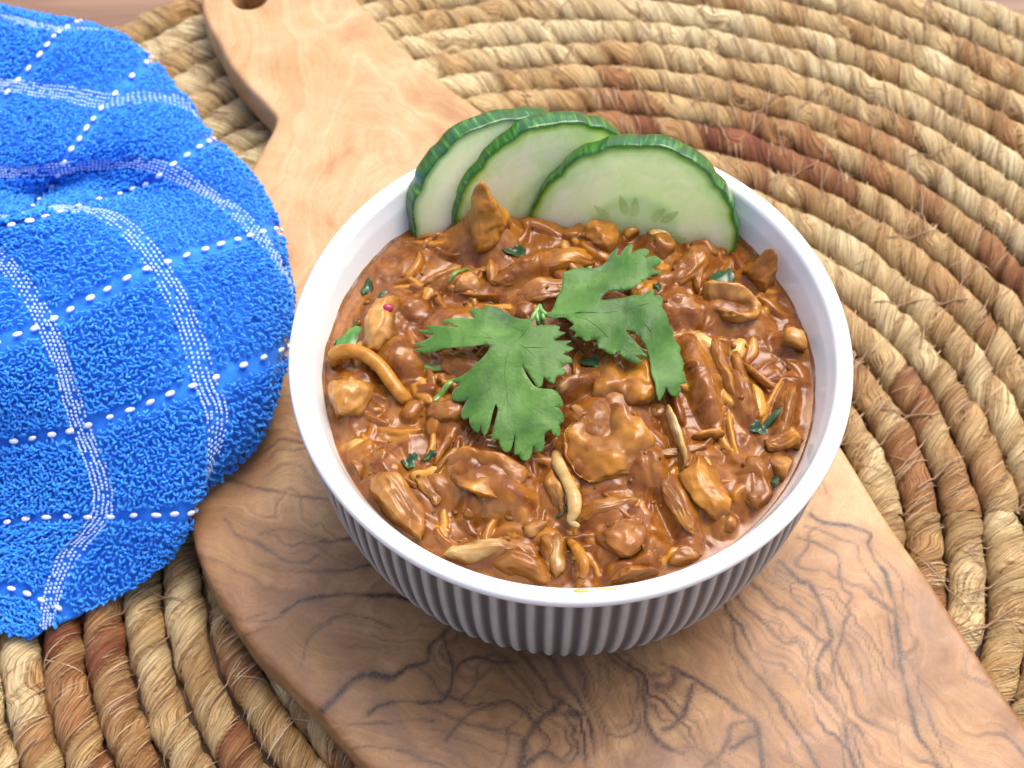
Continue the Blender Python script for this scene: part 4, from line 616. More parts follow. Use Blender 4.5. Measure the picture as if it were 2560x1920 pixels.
def mat_meat(name, ca, cb, cc, ss=.35, rough=.25, coat=.75):
    t = NT(name, Roughness=rough, IOR=1.38); t.set('Specular IOR Level', .42); o = t.obj()
    ob = t.n('ObjectInfo').outputs['Random']
    gx = t.n('VectorMath', operation='ADD'); t.lk(o, gx.inputs[0]); cmb = t.n('CombineXYZ'); [t.lk(t.math('MULTIPLY', ob, 37.0), cmb.inputs[i]) for i in range(3)]; t.lk(cmb.outputs[0], gx.inputs[1]); o = gx.outputs[0]
    n1 = t.noise(o, 1.4, 4, .6, .8); n2 = t.noise(t.mapping(o, (1.4, 3, 2)), 1.6, 4, .65)
    c = t.ramp(t.math('ADD', t.math('MULTIPLY', n1, .65), t.math('MULTIPLY', n2, .35)), [(.34, ca), (.50, cb), (.66, cc)])
    sc = t.noise(t.mapping(o, (1, 1, 1), (3, 7, 1)), 1.4, 3, .55, .5); ex = t.math('ADD', t.attr('exposed').outputs['Fac'], t.math('MULTIPLY', t.math('SUBTRACT', sc, .5), .55))
    c = t.mix(t.ramp(ex, [(.0, (1, 1, 1)), (.30, (0, 0, 0))]), c, (.20, .072, .010))
    c = t.mix(t.math('MULTIPLY', t.ramp(t.voro(o, 6.0), [(.04, (1, 1, 1)), (.08, (0, 0, 0))]), .55), c, (.14, .035, .012))
    t.set('Base Color', c); t.set('Subsurface Weight', ss); t.b.inputs['Subsurface Radius'].default_value = (1.0, .4, .14); t.set('Subsurface Scale', .15); t.set('Coat Weight', .25); t.set('Coat Roughness', .10)
    t.bump(t.math('ADD', t.noise(o, 2.2, 2, .5), t.math('MULTIPLY', n2, .10)), .28, .06); return t.m
M_DARK = mat_meat('sauced_dark', (.15, .048, .006), (.27, .098, .010), (.37, .155, .018))
M_MID = mat_meat('sauced_mid', (.25, .088, .008), (.39, .16, .015), (.50, .24, .034))
M_LIGHT = mat_meat('sauced_light', (.31, .125, .018), (.44, .21, .042), (.54, .31, .10))
M_PALE = mat_meat('pale_vegetable', (.34, .18, .045), (.50, .34, .12), (.64, .50, .25), .4, .2, .35)
ICO = {}
def ico(sub):
    if sub not in ICO:
        b = bmesh.new(); bmesh.ops.create_icosphere(b, subdivisions=sub, radius=1); ICO[sub] = (np.array([v.co[:] for v in b.verts]), np.array([[v.index for v in f.verts] for f in b.faces])); b.free()
    return ICO[sub]
def piece(name, kind, cx, cy, l, w, a, h, tone, parent, seed, lift=0.0):
    rs_ = np.random.RandomState(seed); v0, f = ico(5 if max(l, w) > .9 else 4); v = v0.copy()
    ncut = dict(peak=9, chunk=9, wedge=6, long=4, nub=3, strand=0, fold=6, curl=3)[kind]
    for _ in range(ncut):
        n = rs_.normal(size=3); n[2] *= .7; n /= np.linalg.norm(n); c = rs_.uniform(.52, .84); d = v @ n
        v = v - np.clip(d - c, 0, None)[:, None] * n[None] * .70
    v = v + v0 * (.13 * fbm(v0[:, 0] * 1.5 + seed, v0[:, 1] * 1.5, v0[:, 2] * 1.5, seed=seed, o=4) + (.05 if kind in ('long', 'chunk', 'peak', 'wedge') else .0) * fbm(v0[:, 0] * .9, v0[:, 1] * 5.5, v0[:, 2] * 5.5, seed=seed + 9, o=2) + .01 * fbm(v0[:, 0] * 4, v0[:, 1] * 4, v0[:, 2] * 4, seed=seed + 19, o=2))[:, None]
    if kind in ('long', 'strand'): v[:, 0] = np.sign(v[:, 0]) * np.abs(v[:, 0]) ** .72
    if kind == 'wedge': v[:, 1] *= (1 - .55 * v[:, 0]).clip(.2, 1.6) * .8
    if kind in ('long', 'strand'): v[:, 1] += .25 * v[:, 0] ** 2 * rs_.choice([-1, 1])
    zs = h * .62
    P = np.stack([v[:, 0] * l / 2, v[:, 1] * w / 2, v[:, 2] * zs], 1)
    if kind == 'peak':
        k = np.exp(-(((v[:, 0] - .1) / .42) ** 2 + ((v[:, 1] - .2) / .5) ** 2)); P[:, 2] += k * h * .36 * (v[:, 2] > -.2) * (1 + .5 * fbm(v[:, 0] * 3, v[:, 1] * 3, seed=seed, o=3))
    if kind == 'curl':
        P[:, 2] += h * .38 * (np.abs(v[:, 1]) ** 2) * 1.3 - h * .42 * np.exp(-((v[:, 1] / .45) ** 2 + (v[:, 0] / .7) ** 2)) * (v[:, 2] > 0); P[:, 1] += .3 * (P[:, 0] / (l / 2)) ** 2 * w * .6
    if kind == 'fold':
        s = P[:, 0] / (l / 2); P[:, 2] += h * (.22 * s - .34 * np.exp(-((s - .15) / .42) ** 2)) * (v[:, 2] > 0); P[:, 2] += h * .35 * np.clip(v[:, 1], 0, 1) ** 2; P[:, 2] *= .8
    if kind == 'strand': P[:, 2] += h * .1
    c, s = math.cos(R(a)), math.sin(R(a)); X = P[:, 0] * c - P[:, 1] * s; Y = P[:, 0] * s + P[:, 1] * c
    z0 = float(base_z(np.array([cx]), np.array([cy]))[0]) + h * .16 + lift
    rr = np.hypot(cx + X, cy + Y); lim = 5.66; k = np.where(rr > lim, lim / rr, 1)
    V = np.stack([(cx + X) * k, (cy + Y) * k, z0 + P[:, 2]], 1)
    wa = .13 * min(1.0, min(l, w) / .5)
    V += wa * np.stack([fbm(V[:, 0] * 1.5, V[:, 1] * 1.5, V[:, 2] * 1.5, seed=q, o=3) for q in (1, 2, 3)], 1) + .03 * np.stack([fbm(V[:, 0] * 3.5, V[:, 1] * 3.5, V[:, 2] * 3.5, seed=q, o=2) for q in (11, 12, 13)], 1)
    rr = np.hypot(V[:, 0], V[:, 1]); k = np.where(rr > 5.72, 5.72 / rr, 1); V[:, :2] *= k[:, None]
    mat = M_PALE if kind == 'strand' and tone > .6 else (M_DARK if tone < .42 else M_MID if tone < .62 else M_LIGHT)
    loc = np.array([cx, cy, z0 - zs]); o = mesh_np(name, V, f, mat, None, True, dict(exposed=V[:, 2] - sauce_z(V[:, 0], V[:, 1])), loc)
    if parent is not None: o.parent = parent; o.location = tuple(loc - np.array([0, 0, 7.3]))
    return o
TOPS = {0: ('chicken_chunk', 'tall pointed brown chicken chunk standing in front of the middle cucumber slice', 'meat chunk'),
        1: ('chicken_chunk', 'pale lumpy chicken chunk at the left wall under the curved strand', 'meat chunk'),
        2: ('chicken_chunk', 'upright tan chicken chunk beside the red onion bit at the upper left', 'meat chunk'),
        7 + 0: ('chicken_chunk', 'long bright orange chicken strip at the lower left wall of the bowl', 'meat chunk') ,
        10: ('mushroom_piece', 'folded brown mushroom piece under the right coriander leaf', 'mushroom'),
        11: ('mushroom_piece', 'cupped brown mushroom piece in the centre above the pale sprout', 'mushroom'),
        9: ('mushroom_piece', 'curled boat shaped mushroom piece below the left coriander leaf', 'mushroom'),
        17: ('mushroom_piece', 'curled orange mushroom piece right of the right coriander leaf', 'mushroom'),
        18: ('chicken_chunk', 'pointed brown chunk sticking up beside the right end of the front cucumber slice', 'meat chunk')}
TOPS[6] = TOPS.pop(7)
for i, (k, cx, cy, l, w, a, h, t) in enumerate(PC):
    nm = {'strand': 'sprout_piece', 'long': 'chicken_strip', 'nub': 'peanut_piece', 'curl': 'mushroom_piece', 'fold': 'mushroom_piece'}.get(k, 'chicken_piece')
    if i in TOPS:
        n_, lab, cat = TOPS[i]; o = piece(n_, k, cx, cy, l, w, a, h, t, None, 100 + i, .09); tag(o, lab, cat, 'pieces standing out of the curry')
    else: piece(nm, k, cx, cy, l, w, a, h, t, curry, 100 + i)
for i in range(26):                     # soft shreds lying in the sauce, mostly coated
    r_ = 5.2 * math.sqrt(random.random()); t_ = random.uniform(0, 2 * math.pi); l_ = random.uniform(.55, 1.35)
    piece('chicken_shred', 'long', r_ * math.cos(t_), r_ * math.sin(t_), l_, random.uniform(.14, .34), random.uniform(-90, 90), random.uniform(.26, .36), random.choice([.35, .5, .55, .7]), curry, 300 + i, .06)
# small crumbs and nut bits held in the sauce
tpl = ell_tpl(7, 5); m = 70; r_ = 5.5 * np.sqrt(rng.rand(m)); t_ = rng.uniform(0, 2 * np.pi, m); cx_, cy_ = r_ * np.cos(t_), r_ * np.sin(t_); cz_ = sauce_z(cx_, cy_)
C_ = np.stack([cx_, cy_, cz_], 1); U_ = rng.normal(size=(m, 3)); U_ /= np.linalg.norm(U_, axis=1, keepdims=True); N_ = np.cross(U_, rng.normal(size=(m, 3))); N_ /= np.linalg.norm(N_, axis=1, keepdims=True); W_ = np.cross(N_, U_)
s_ = rng.uniform(.03, .075, m); V, F = beads(C_, U_, W_, N_, s_ * 1.4, s_, s_ * .8, tpl); V += .015 * rng.normal(size=V.shape)
o = mesh_np('nut_crumbs', V, F, M_LIGHT, curry); o.location = (0, 0, -7.3); tag(o, kind='stuff')
def catmull(P, n=8):
    P = np.asarray(P, float); out = []
    for i in range(len(P) - 1):
        p0 = P[max(i - 1, 0)]; p1 = P[i]; p2 = P[i + 1]; p3 = P[min(i + 2, len(P) - 1)]
        for t in np.arange(n) / n: out.append(.5 * ((2 * p1) + (-p0 + p2) * t + (2 * p0 - 5 * p1 + 4 * p2 - p3) * t * t + (-p0 + 3 * p1 - 3 * p2 + p3) * t ** 3))
    out.append(P[-1]); return np.array(out)
def strand(name, pts, rad, mat, parent=None, flat=1.0, seed=0, sides=14):
    P = catmull(pts, 10); k = len(P); s = np.linspace(0, 1, k)
    rd = np.interp(s, np.linspace(0, 1, len(rad)), rad) * np.sqrt(np.clip(1 - np.abs(s * 2 - 1) ** 14, .02, 1)) * (1 + .1 * fbm(s * 6, seed=seed, o=2))
    V, F = tubes(P[None], rd[None], sides); ex_ = 1.0; V[:, 2] = (V[:, 2] - np.repeat(P[:, 2], sides)) * flat + np.repeat(P[:, 2], sides)
    V = np.concatenate([V, P[:1], P[-1:]]); n = len(V); j = np.arange(sides)
    T = np.concatenate([np.stack([np.full(sides, n - 2), (j + 1) % sides, j], 1), np.stack([np.full(sides, n - 1), (k - 1) * sides + j, (k - 1) * sides + (j + 1) % sides], 1)])
    return mesh_np(name, V, [F, T], mat, parent, True, dict(exposed=V[:, 2] - sauce_z(V[:, 0], V[:, 1]) + .12), P[0] * [1, 1, 1])
tag(strand('noodle', CURVED_STRAND, [.13, .19, .18, .18, .18, .17, .16], M_MID, seed=3), 'thick curved orange brown strand bending over the sauce at the left wall', 'noodle', 'pieces standing out of the curry')
tag(strand('bean_sprout', SPROUT, [.10, .15, .14, .16, .14, .08, .07], M_PALE, seed=5), 'pale yellow bean sprout hanging beside a tan chunk in the lower centre', 'bean sprout', 'pieces standing out of the curry')
tag(strand('noodle', RIM_CURL, [.07, .12, .11, .10, .08], M_MID, seed=8), 'thin brown hooked strand near the front rim', 'noodle', 'pieces standing out of the curry')
v, f = ico(3); V = v * np.array([.17, .05, .012]) * (1 + .25 * fbm(v[:, 0] * 3, v[:, 1] * 3, seed=4))[:, None] + np.array([.05, -6.22, 6.197])
t = NT('orange_oil', Roughness=.2, Base_Color=(.62, .33, .04)); t.set('Subsurface Weight', .3); t.set('Subsurface Scale', .05); mesh_np('sauce_smear', V, f, t.m, bowl)
V = v * np.array([.30, .03, .008]) * (1 + .3 * fbm(v[:, 0] * 3, v[:, 1] * 3, seed=5))[:, None] + np.array([.62, -6.18, 6.178]); mesh_np('sauce_smear', V, f, t.m, bowl)
na = 500; th_ = np.arange(na) / na * 2 * np.pi; tp_ = 7.46 + .10 * fbm(th_ * 3.2, seed=8, o=4) * 1.4 + .03
nv = 6; VF = []
for q in range(nv):
    z_ = 7.2 + (tp_ - 7.2) * q / (nv - 1); rr_ = rin(z_) - .018 * (1 - (q / (nv - 1)) ** 3) - .002; VF.append(np.stack([rr_ * np.cos(th_), rr_ * np.sin(th_), z_], 1))
t = NT('sauce_film', Roughness=.2, Base_Color=(.33, .15, .04)); t.set('Alpha', t.ramp(t.noise(t.obj(), 2.2, 4, .6), [(.35, .35), (.6, .95)])); o = mesh_np('sauce_film', np.concatenate(VF), grid_faces(nv, na, wrap_v=True), t.m, curry); o.location = (0, 0, -7.3)
# thin shreds
for i in range(4):
    r = 5.2 * math.sqrt(random.random()); t = random.uniform(0, 6.283); x, y = r * math.cos(t), r * math.sin(t); a = random.uniform(0, 3.14); ln = random.uniform(.5, 1.5); bend = random.uniform(-.4, .4)
    pts = []
    for s in (-.5, -.25, 0, .25, .5):
        qx = x + math.cos(a) * ln * s - math.sin(a) * bend * (s * s) * 2; qy = y + math.sin(a) * ln * s + math.cos(a) * bend * s * s * 2
        rr = math.hypot(qx, qy)
        if rr > 5.55: qx *= 5.55 / rr; qy *= 5.55 / rr
        pts.append((qx, qy, szat(qx, qy) + .015 - (.08 if abs(s) == .5 else 0)))
    o = strand('shred', pts, [.04, .06, .07, .06, .04], random.choice([M_PALE, M_LIGHT, M_MID, M_LIGHT]), None, .6, i, 8); o.parent = curry; o.location.z -= 7.3
# green herb bits and stalks
def mat_herb(name, ca, cb, rough=.4):
    t = NT(name, Roughness=rough); o = t.obj(); t.set('Base Color', t.ramp(t.noise(o, 2.4, 4, .6), [(.35, ca), (.65, cb)])); t.set('Subsurface Weight', .1); t.set('Subsurface Scale', .05); t.bump(t.noise(o, 9, 3), .3, .02); return t.m
M_HD = mat_herb('wet_dark_herb', (.012, .045, .015), (.04, .10, .03), .22); M_HL = mat_herb('herb_stem', (.09, .17, .025), (.20, .30, .06), .25); M_HB = mat_herb('bright_herb', (.03, .14, .015), (.09, .27, .035), .2)
for i, (x, y, l, w, a, k) in enumerate(GREENS):
    c, s = math.cos(R(a)), math.sin(R(a)); z = szat(x, y)
    if k in ('leaf', 'bit'):
        if k == 'bit': l, w = l * 1.1, w * 1.15
        n = 15; u = np.linspace(-1, 1, n); U, W_ = np.meshgrid(u, u, indexing='ij'); wd = np.sqrt(np.clip(1 - U ** 2, 0, 1)) * (1 + .15 * np.sin(U * 9))
        X = U * l / 2; Y = W_ * wd * w / 2 * (1 + .35 * vnoise(U * 4 + i, W_ * 1.5, seed=i)) + .18 * w * np.sin(U * 2.6 + i); px_ = x + X * c - Y * s; py_ = y + X * s + Y * c; rr = np.hypot(px_, py_); kk = np.where(rr > 5.6, 5.6 / rr, 1); px_ *= kk; py_ *= kk
        zz = (base_z(px_, py_) * .5 + z * .5 + .14 if k == 'leaf' else sauce_z(px_.ravel(), py_.ravel()).reshape(px_.shape) + .035) + .05 * np.sin(U * 3) * W_
        o = mesh_np('herb_leaf', np.stack([px_, py_, zz], -1).reshape(-1, 3), grid_faces(n, n), M_HB if i == 0 else M_HD, None, True, None, (x, y, z)); o.parent = curry; o.location.z -= 7.3
        md = o.modifiers.new('thick', 'SOLIDIFY'); md.thickness = .03
    else:
        pts = [(x + c * l * q, y + s * l * q, szat(x + c * l * q, y + s * l * q) + .03 - .06 * (abs(q) > .4)) for q in (-.5, -.2, .15, .5)]
        o = strand('herb_stem' if k == 'stem' else 'herb_bit', pts, [w * .35, w * .5, w * .42, w * .3], M_HL if k == 'stem' and i != 10 and i != 8 else M_HD, None, .5, i, 8); o.parent = curry; o.location.z -= 7.3
t = NT('red_onion', Roughness=.15, Base_Color=(.36, .03, .07)); t.set('Subsurface Weight', .3); t.set('Subsurface Scale', .08)
v, f = ico(3); V = v * np.array([.15, .11, .12]) + np.array(ONION_DOT) + np.array([0, 0, .12]); tag(mesh_np('onion_bit', V, f, t.m, None, True, None, ONION_DOT), 'tiny dark red onion bit on the upright tan chunk', 'onion', 'pieces standing out of the curry')

# ================================================================ cucumber slices
def mat_rind():
    t = NT('cucumber_rind', Roughness=.28); t.set('Specular IOR Level', .5); a = t.attr('ang').outputs['Fac']; d = t.attr('dep').outputs['Fac']
    v = t.n('CombineXYZ'); t.lk(t.math('MULTIPLY', a, 3.2), v.inputs[0]); t.lk(t.math('MULTIPLY', d, .5), v.inputs[1]); n = t.noise(v.outputs[0], 2.3, 4, .6, .4)
    v2 = t.n('CombineXYZ'); t.lk(t.math('MULTIPLY', a, 9), v2.inputs[0]); t.lk(t.math('MULTIPLY', d, 1.5), v2.inputs[1]); n2 = t.noise(v2.outputs[0], 2.0, 3, .6)
    c = t.ramp(n, [(.38, (.007, .065, .004)), (.54, (.016, .120, .007)), (.64, (.07, .23, .018)), (.72, (.14, .34, .03))]); c = t.mix(.4, c, t.ramp(n2, [(.3, (.6, .6, .6)), (.7, (1.3, 1.3, 1.3))]), 'MULTIPLY')
    t.set('Base Color', c); t.set('Coat Weight', .3); t.set('Coat Roughness', .15); t.bump(n2, .35, .03); return t.m
def mat_flesh(warm):
    t = NT('cucumber_flesh', Roughness=.15); t.set('Specular IOR Level', .5); r = t.attr('rad').outputs['Fac']; o = t.obj()
    rr = t.math('ADD', r, t.math('MULTIPLY', t.math('SUBTRACT', t.noise(o, 1.7, 3), .5), .06))
    c = t.ramp(rr, [(.0, (.60, .72, .32)), (.30, (.66, .78, .42)), (.42, (.60, .74, .36)), (.50, (.82, .95, .50)), (.80, (.88, .97, .56)), (.93, (.64, .79, .34)), (.965, (.36, .58, .09)), (.99, (.10, .30, .02))])
    n = t.noise(o, 1.3, 5, .6, 1.2); c = t.mix(.6, c, t.ramp(n, [(.35, (.78, .88, .62)), (.6, (1.04, 1.03, 1.06))]), 'MULTIPLY')
    if warm: c = t.mix(.25, c, (.93, .95, .80))
    t.set('Base Color', c); t.set('Subsurface Weight', 1.0); t.b.inputs['Subsurface Radius'].default_value = (1.0, 1.0, .7); t.set('Subsurface Scale', 1.0); t.set('Coat Weight', .25); t.set('Coat Roughness', .1)
    t.bump(t.noise(o, 7, 3, .5), .15, .03); return t.m
M_RIND = mat_rind()
t = NT('cucumber_seed', Roughness=.15, Base_Color=(.50, .60, .22)); t.set('Alpha', .42); M_SEED = t.m
def slice_(name, label, cen, rad, psi, beta, roll, warm, seeds, seed):
    rs_ = np.random.RandomState(seed); cen = np.array(cen)
    e1 = np.array([math.cos(R(psi)), math.sin(R(psi)), 0.]); up = np.array([0, 0, 1.]); bk = np.cross(up, e1)
    e2 = up * math.cos(R(beta)) + bk * math.sin(R(beta))
    e1, e2 = e1 * math.cos(R(roll)) + e2 * math.sin(R(roll)), e2 * math.cos(R(roll)) - e1 * math.sin(R(roll)); nf = np.cross(e1, e2)    # nf faces the viewer side
    root = empty(name, tuple(cen)); tag(root, label, 'cucumber', 'cucumber slices fanned against the back of the bowl')
    Tk = .60; seg = 360; a = np.arange(seg) / seg * 2 * np.pi
    wob = 1 + .016 * np.cos(3 * a + seed) + .008 * np.sin(7 * a) - .017 * np.abs(np.sin(a * 7.5 + seed)) ** 5 - .006 * np.abs(np.sin(a * 13 + 2)) + .003 * vnoise(a * 14, seed=seed)
    def ring(r, z): return (np.cos(a) * r * wob)[:, None] * e1 + (np.sin(a) * r * wob)[:, None] * e2 + z * nf
    pr = [(rad - .05, .5 * Tk), (rad - .015, .48 * Tk), (rad, .36 * Tk), (rad + .012, 0), (rad, -.36 * Tk), (rad - .015, -.48 * Tk), (rad - .05, -.5 * Tk)]
    V = np.concatenate([ring(r, z) for r, z in pr]); ang = np.tile(a * rad, len(pr)); dep = np.repeat([z for r, z in pr], seg)
    mesh_np('rind', V, grid_faces(len(pr), seg, wrap_v=True), M_RIND, root, True, dict(ang=ang, dep=dep))
    rr = np.concatenate([[.001], np.linspace(.04, 1, 46)]); V = []; RA = []
    for sgn in (1, -1):
        for q in rr: V.append(ring(q * (rad - .05), sgn * (.5 * Tk - .004 + .012 * math.sin(q * 9) * (q < .95)))); RA.append(np.full(seg, q))
    V = np.concatenate(V); gf = grid_faces(len(rr), seg, wrap_v=True); F = np.concatenate([gf, (gf + len(rr) * seg)[:, ::-1]])
    mesh_np('flesh', V, F, mat_flesh(warm), root, True, dict(rad=np.concatenate(RA)))
    for q in range(seeds):
        t0 = 2 * math.pi * q / seeds + rs_.uniform(-.15, .15); r0 = rad * rs_.uniform(.28, .44); v, f = ico(3)
        d1 = math.cos(t0) * e1 + math.sin(t0) * e2; d2 = np.cross(nf, d1); L_ = rs_.uniform(.26, .36); W2 = rs_.uniform(.09, .13)
        V = (v[:, 0:1] * L_) * d1 + (v[:, 1:2] * W2 * (1 - .35 * v[:, 0:1])) * d2 + v[:, 2:3] * .007 * nf + d1 * r0 + nf * (.5 * Tk + .0)
        mesh_np('seed', V, f, M_SEED, root, True)
    return root
slice_('cucumber_slice', 'nearest and rightmost upright cucumber slice, overlapping the other two', (1.78, 4.05, 7.42), 2.66, -10, 21, 8, False, 13, 3)
slice_('cucumber_slice', 'middle cucumber slice, half covered by the nearest slice', (-.30, 4.88, 7.42), 2.60, 13, 19, 40, False, 0, 11)
slice_('cucumber_slice', 'leftmost and farthest cucumber slice, tucked behind the middle one', (-1.45, 5.06, 7.38), 2.64, 22, 19, 95, True, 0, 23)

# ================================================================ coriander
def mat_leaf():
    t = NT('coriander_leaf', Roughness=.5); t.set('Specular IOR Level', .4); o = t.obj()
    n = t.noise(o, 1.1, 4, .6, .5); c = t.ramp(n, [(.3, (.026, .090, .006)), (.52, (.055, .155, .013)), (.75, (.105, .225, .034))])
    n2 = t.noise(o, 11, 4, .7); c = t.mix(.45, c, t.ramp(n2, [(.3, (.75, .78, .72)), (.7, (1.15, 1.12, 1.15))]), 'MULTIPLY')
    sp = t.voro(o, 5); c = t.mix(t.math('MULTIPLY', t.ramp(sp, [(.02, (1, 1, 1)), (.05, (0, 0, 0))]), .6), c, (.015, .05, .02))
    bn = t.attr('burn').outputs['Fac']; c = t.mix(t.math('MULTIPLY', bn, t.ramp(t.noise(o, 7, 3), [(.35, (0, 0, 0)), (.55, (1, 1, 1))])), c, (.02, .045, .035))
    t.set('Base Color', c); t.set('Sheen Weight', .35); t.set('Sheen Roughness', .4); t.set('Transmission Weight', 0.0)
    t.bump(t.math('ADD', n2, t.math('MULTIPLY', t.noise(o, 3, 3), 1.5)), .35, .03); return t.m
M_LEAF = mat_leaf(); M_VEIN = mat_herb('leaf_vein', (.040, .125, .018), (.070, .185, .035), .5); M_STEMG = mat_herb('leaf_stalk', (.10, .25, .05), (.20, .40, .10), .3)
cor = empty('coriander_sprig', (0.1, 1.2, 8.7)); tag(cor, 'fresh green coriander sprig with two serrated leaves laid on the curry', 'coriander')
def dens(P, m=.06):
    out = []
    for i in range(len(P)):
        a, b = P[i], P[(i + 1) % len(P)]; n = max(1, int(np.linalg.norm(b - a) / m)); out += [a + (b - a) * k / n for k in range(n)]
    return np.array(out)
def leaf(outl, inn, veins, burn):
    O = np.array(outl, float); 
    O = smooth_closed(O, 3); I_ = np.array(inn, float); n = len(O)
    pts = [Vector((p[0], p[1])) for p in O] + [Vector((p[0], p[1])) for p in I_]
    r = delaunay_2d_cdt(pts, [(i, (i + 1) % n) for i in range(n)], [], 1, 1e-5)
    allz = np.concatenate([O[:, 2], I_[:, 2]]); V = []
    for i, p in enumerate(r[0]):
        oi = r[3][i]; V.append((p.x, p.y, allz[oi[0]] if oi else 8.5))
    V = np.array(V); F = [tuple(f) for f in r[2] if inside(np.array([[sum(V[j][0] for j in f) / 3, sum(V[j][1] for j in f) / 3]]), O[:, :2])[0]]
    V[:, 2] += .11 * fbm(V[:, 0] * 1.0, V[:, 1] * 1.0, seed=3, o=3)
    V0 = np.array([-.1, -1.2, -8.7])
    bb = np.zeros(len(V))
    for (bx, by, br) in burn: bb = np.maximum(bb, np.exp(-((V[:, 0] - bx) ** 2 + (V[:, 1] - by) ** 2) / br ** 2))
    o = mesh_np('leaf', V, np.array(F), M_LEAF, cor, True, dict(burn=bb)); o.location = tuple(V0)
    md = o.modifiers.new('sub', 'SUBSURF'); md.subdivision_type = 'SIMPLE'; md.levels = md.render_levels = 1
    md = o.modifiers.new('thick', 'SOLIDIFY'); md.thickness = .016; md.offset = -1
    for q, v in enumerate(veins):
        P = catmull(v, 3); P[:, 2] += .11 * fbm(P[:, 0] * 1.0, P[:, 1] * 1.0, seed=3, o=3) - .014; k = len(P); wd = (.016 if q == 0 else .009) * np.linspace(1, .35, k)
        VV, FF = tubes(P[None], wd[None], 5); oo = mesh_np('vein', VV, FF, M_VEIN, o, True)
leaf(LEAF_LEFT, LEAF_LEFT_IN, LEAF_LEFT_VEINS, [(-1.25, 1.0, .32)])
leaf(LEAF_RIGHT, LEAF_RIGHT_IN, LEAF_RIGHT_VEINS, [(.75, 2.2, .35)])
for i, p in enumerate(PETIOLES):
    rd = [.05, .06, .055, .045] if i < 2 else [.05, .05, .035]
    o = strand('stalk', p, rd, M_STEMG, None, 1.0, i, 8); o.parent = cor; o.location = tuple(np.array(p[0]) - np.array([.1, 1.2, 8.7]))

# ================================================================ blue terry towel
TW = np.array(TOWEL); ab = TW[:, :2]; XYZ = TW[:, 2:]
def U_(r): return np.where(r > 1e-9, r * r * np.log(r + 1e-12), 0)
Kt = U_(np.linalg.norm(ab[:, None] - ab[None], axis=2)) + .02 * np.eye(len(ab)); Pm = np.column_stack([np.ones(len(ab)), ab])
Am = np.block([[Kt, Pm], [Pm.T, np.zeros((3, 3))]]); SOL = np.linalg.solve(Am, np.concatenate([XYZ, np.zeros((3, 3))]))
def tps(A, B):
    sh = A.shape; q = np.column_stack([A.ravel(), B.ravel()]); out = np.zeros((len(q), 3))
    for s in range(0, len(q), 20000):
        k = U_(np.linalg.norm(q[s:s + 20000, None] - ab[None], axis=2)); out[s:s + 20000] = k @ SOL[:len(ab)] + np.column_stack([np.ones(len(k)), q[s:s + 20000]]) @ SOL[len(ab):]
    return out.reshape(*sh, 3)
EB_B = np.array([0, 1, 2, 3, 3.5, 4, 4.5, 5, 5.5, 6, 6.5, 7, 7.5]); EB_A = np.array([5.8, 5.8, 5.05, 4.3, 4.1, 3.9, 3.5, 3.2, 2.8, 2.25, 1.7, 1.3, .75])
def aedge(b): return np.interp(b, EB_B, EB_A)
NB, NS = 300, 260; AMIN = -1.0
sb = np.linspace(0, 1, NS); bb = np.linspace(0, 7.5, NB)
S_, B_ = np.meshgrid(sb, bb, indexing='ij'); A_ = AMIN + S_ * (aedge(B_) - AMIN)
G = tps(A_, B_)
def fin(G, A, B):
    wr = .05 * fbm(A * 2.2, B * 2.2, seed=91, o=3) + .035 * fbm(A * 6, B * 6, seed=95, o=2)
    G = G.copy(); G[..., 2] += wr * 1.6
    q = G[..., :2].reshape(-1, 2); on = (inside(q, OUT)).reshape(G.shape[:-1]); G[..., 2] = np.where(on, np.maximum(G[..., 2], ZT + .12), np.maximum(G[..., 2], 1.08)); return G
G = fin(G, A_, B_)
tow = empty('terry_towel', (-8.5, 1.0, 1.0)); TL = np.array([-8.5, 1.0, 1.0])
tag(tow, 'bunched blue terry towel with white check stripes left of the bowl', 'towel')
def mat_terry():
    t = NT('blue_terry', Roughness=.85); o = t.obj(); n = t.noise(o, 3.0, 4, .6)
    c = t.ramp(n, [(.3, (.006, .13, .66)), (.6, (.014, .21, .80)), (.8, (.04, .32, .90))]); t.set('Base Color', c); t.set('Sheen Weight', .5); t.set('Sheen Roughness', .5); t.b.inputs['Sheen Tint'].default_value = (.35, .65, 1, 1)
    t.bump(t.noise(o, 18, 3, .6), .5, .05); return t.m
M_TERRY = mat_terry()
wt = NT('white_yarn', Roughness=.8); wt.set('Base Color', wt.ramp(wt.noise(wt.obj(), 8, 3), [(.3, (.26, .46, .86)), (.7, (.50, .64, .88))])); M_YARN = wt.m
wd_ = NT('white_dash_yarn', Roughness=.8); wd_.set('Base Color', wd_.ramp(wd_.noise(wd_.obj(), 8, 3), [(.3, (.62, .70, .84)), (.7, (.80, .84, .90))])); M_DASH = wd_.m
o = mesh_np('cloth', G.reshape(-1, 3) - TL, grid_faces(NS, NB), M_TERRY, tow, True); md = o.modifiers.new('thick', 'SOLIDIFY'); md.thickness = .12; md.offset = 1
def frames(A, B):
    e = .01; P = fin(tps(A, B), A, B); Pa = fin(tps(A + e, B), A + e, B); Pb = fin(tps(A, B + e), A, B + e)
    Ta = Pa - P; Tb = Pb - P; N = np.cross(Ta, Tb); N /= np.linalg.norm(N, axis=-1, keepdims=True) + 1e-9
    Ta /= np.linalg.norm(Ta, axis=-1, keepdims=True) + 1e-9; Tb -= 0; Tb /= np.linalg.norm(Tb, axis=-1, keepdims=True) + 1e-9
    return P, Ta, Tb, N
_p, _a, _b, _n = frames(np.array([1.0]), np.array([4.5])); NSG = 1.0 if _n[0, 2] > 0 else -1.0
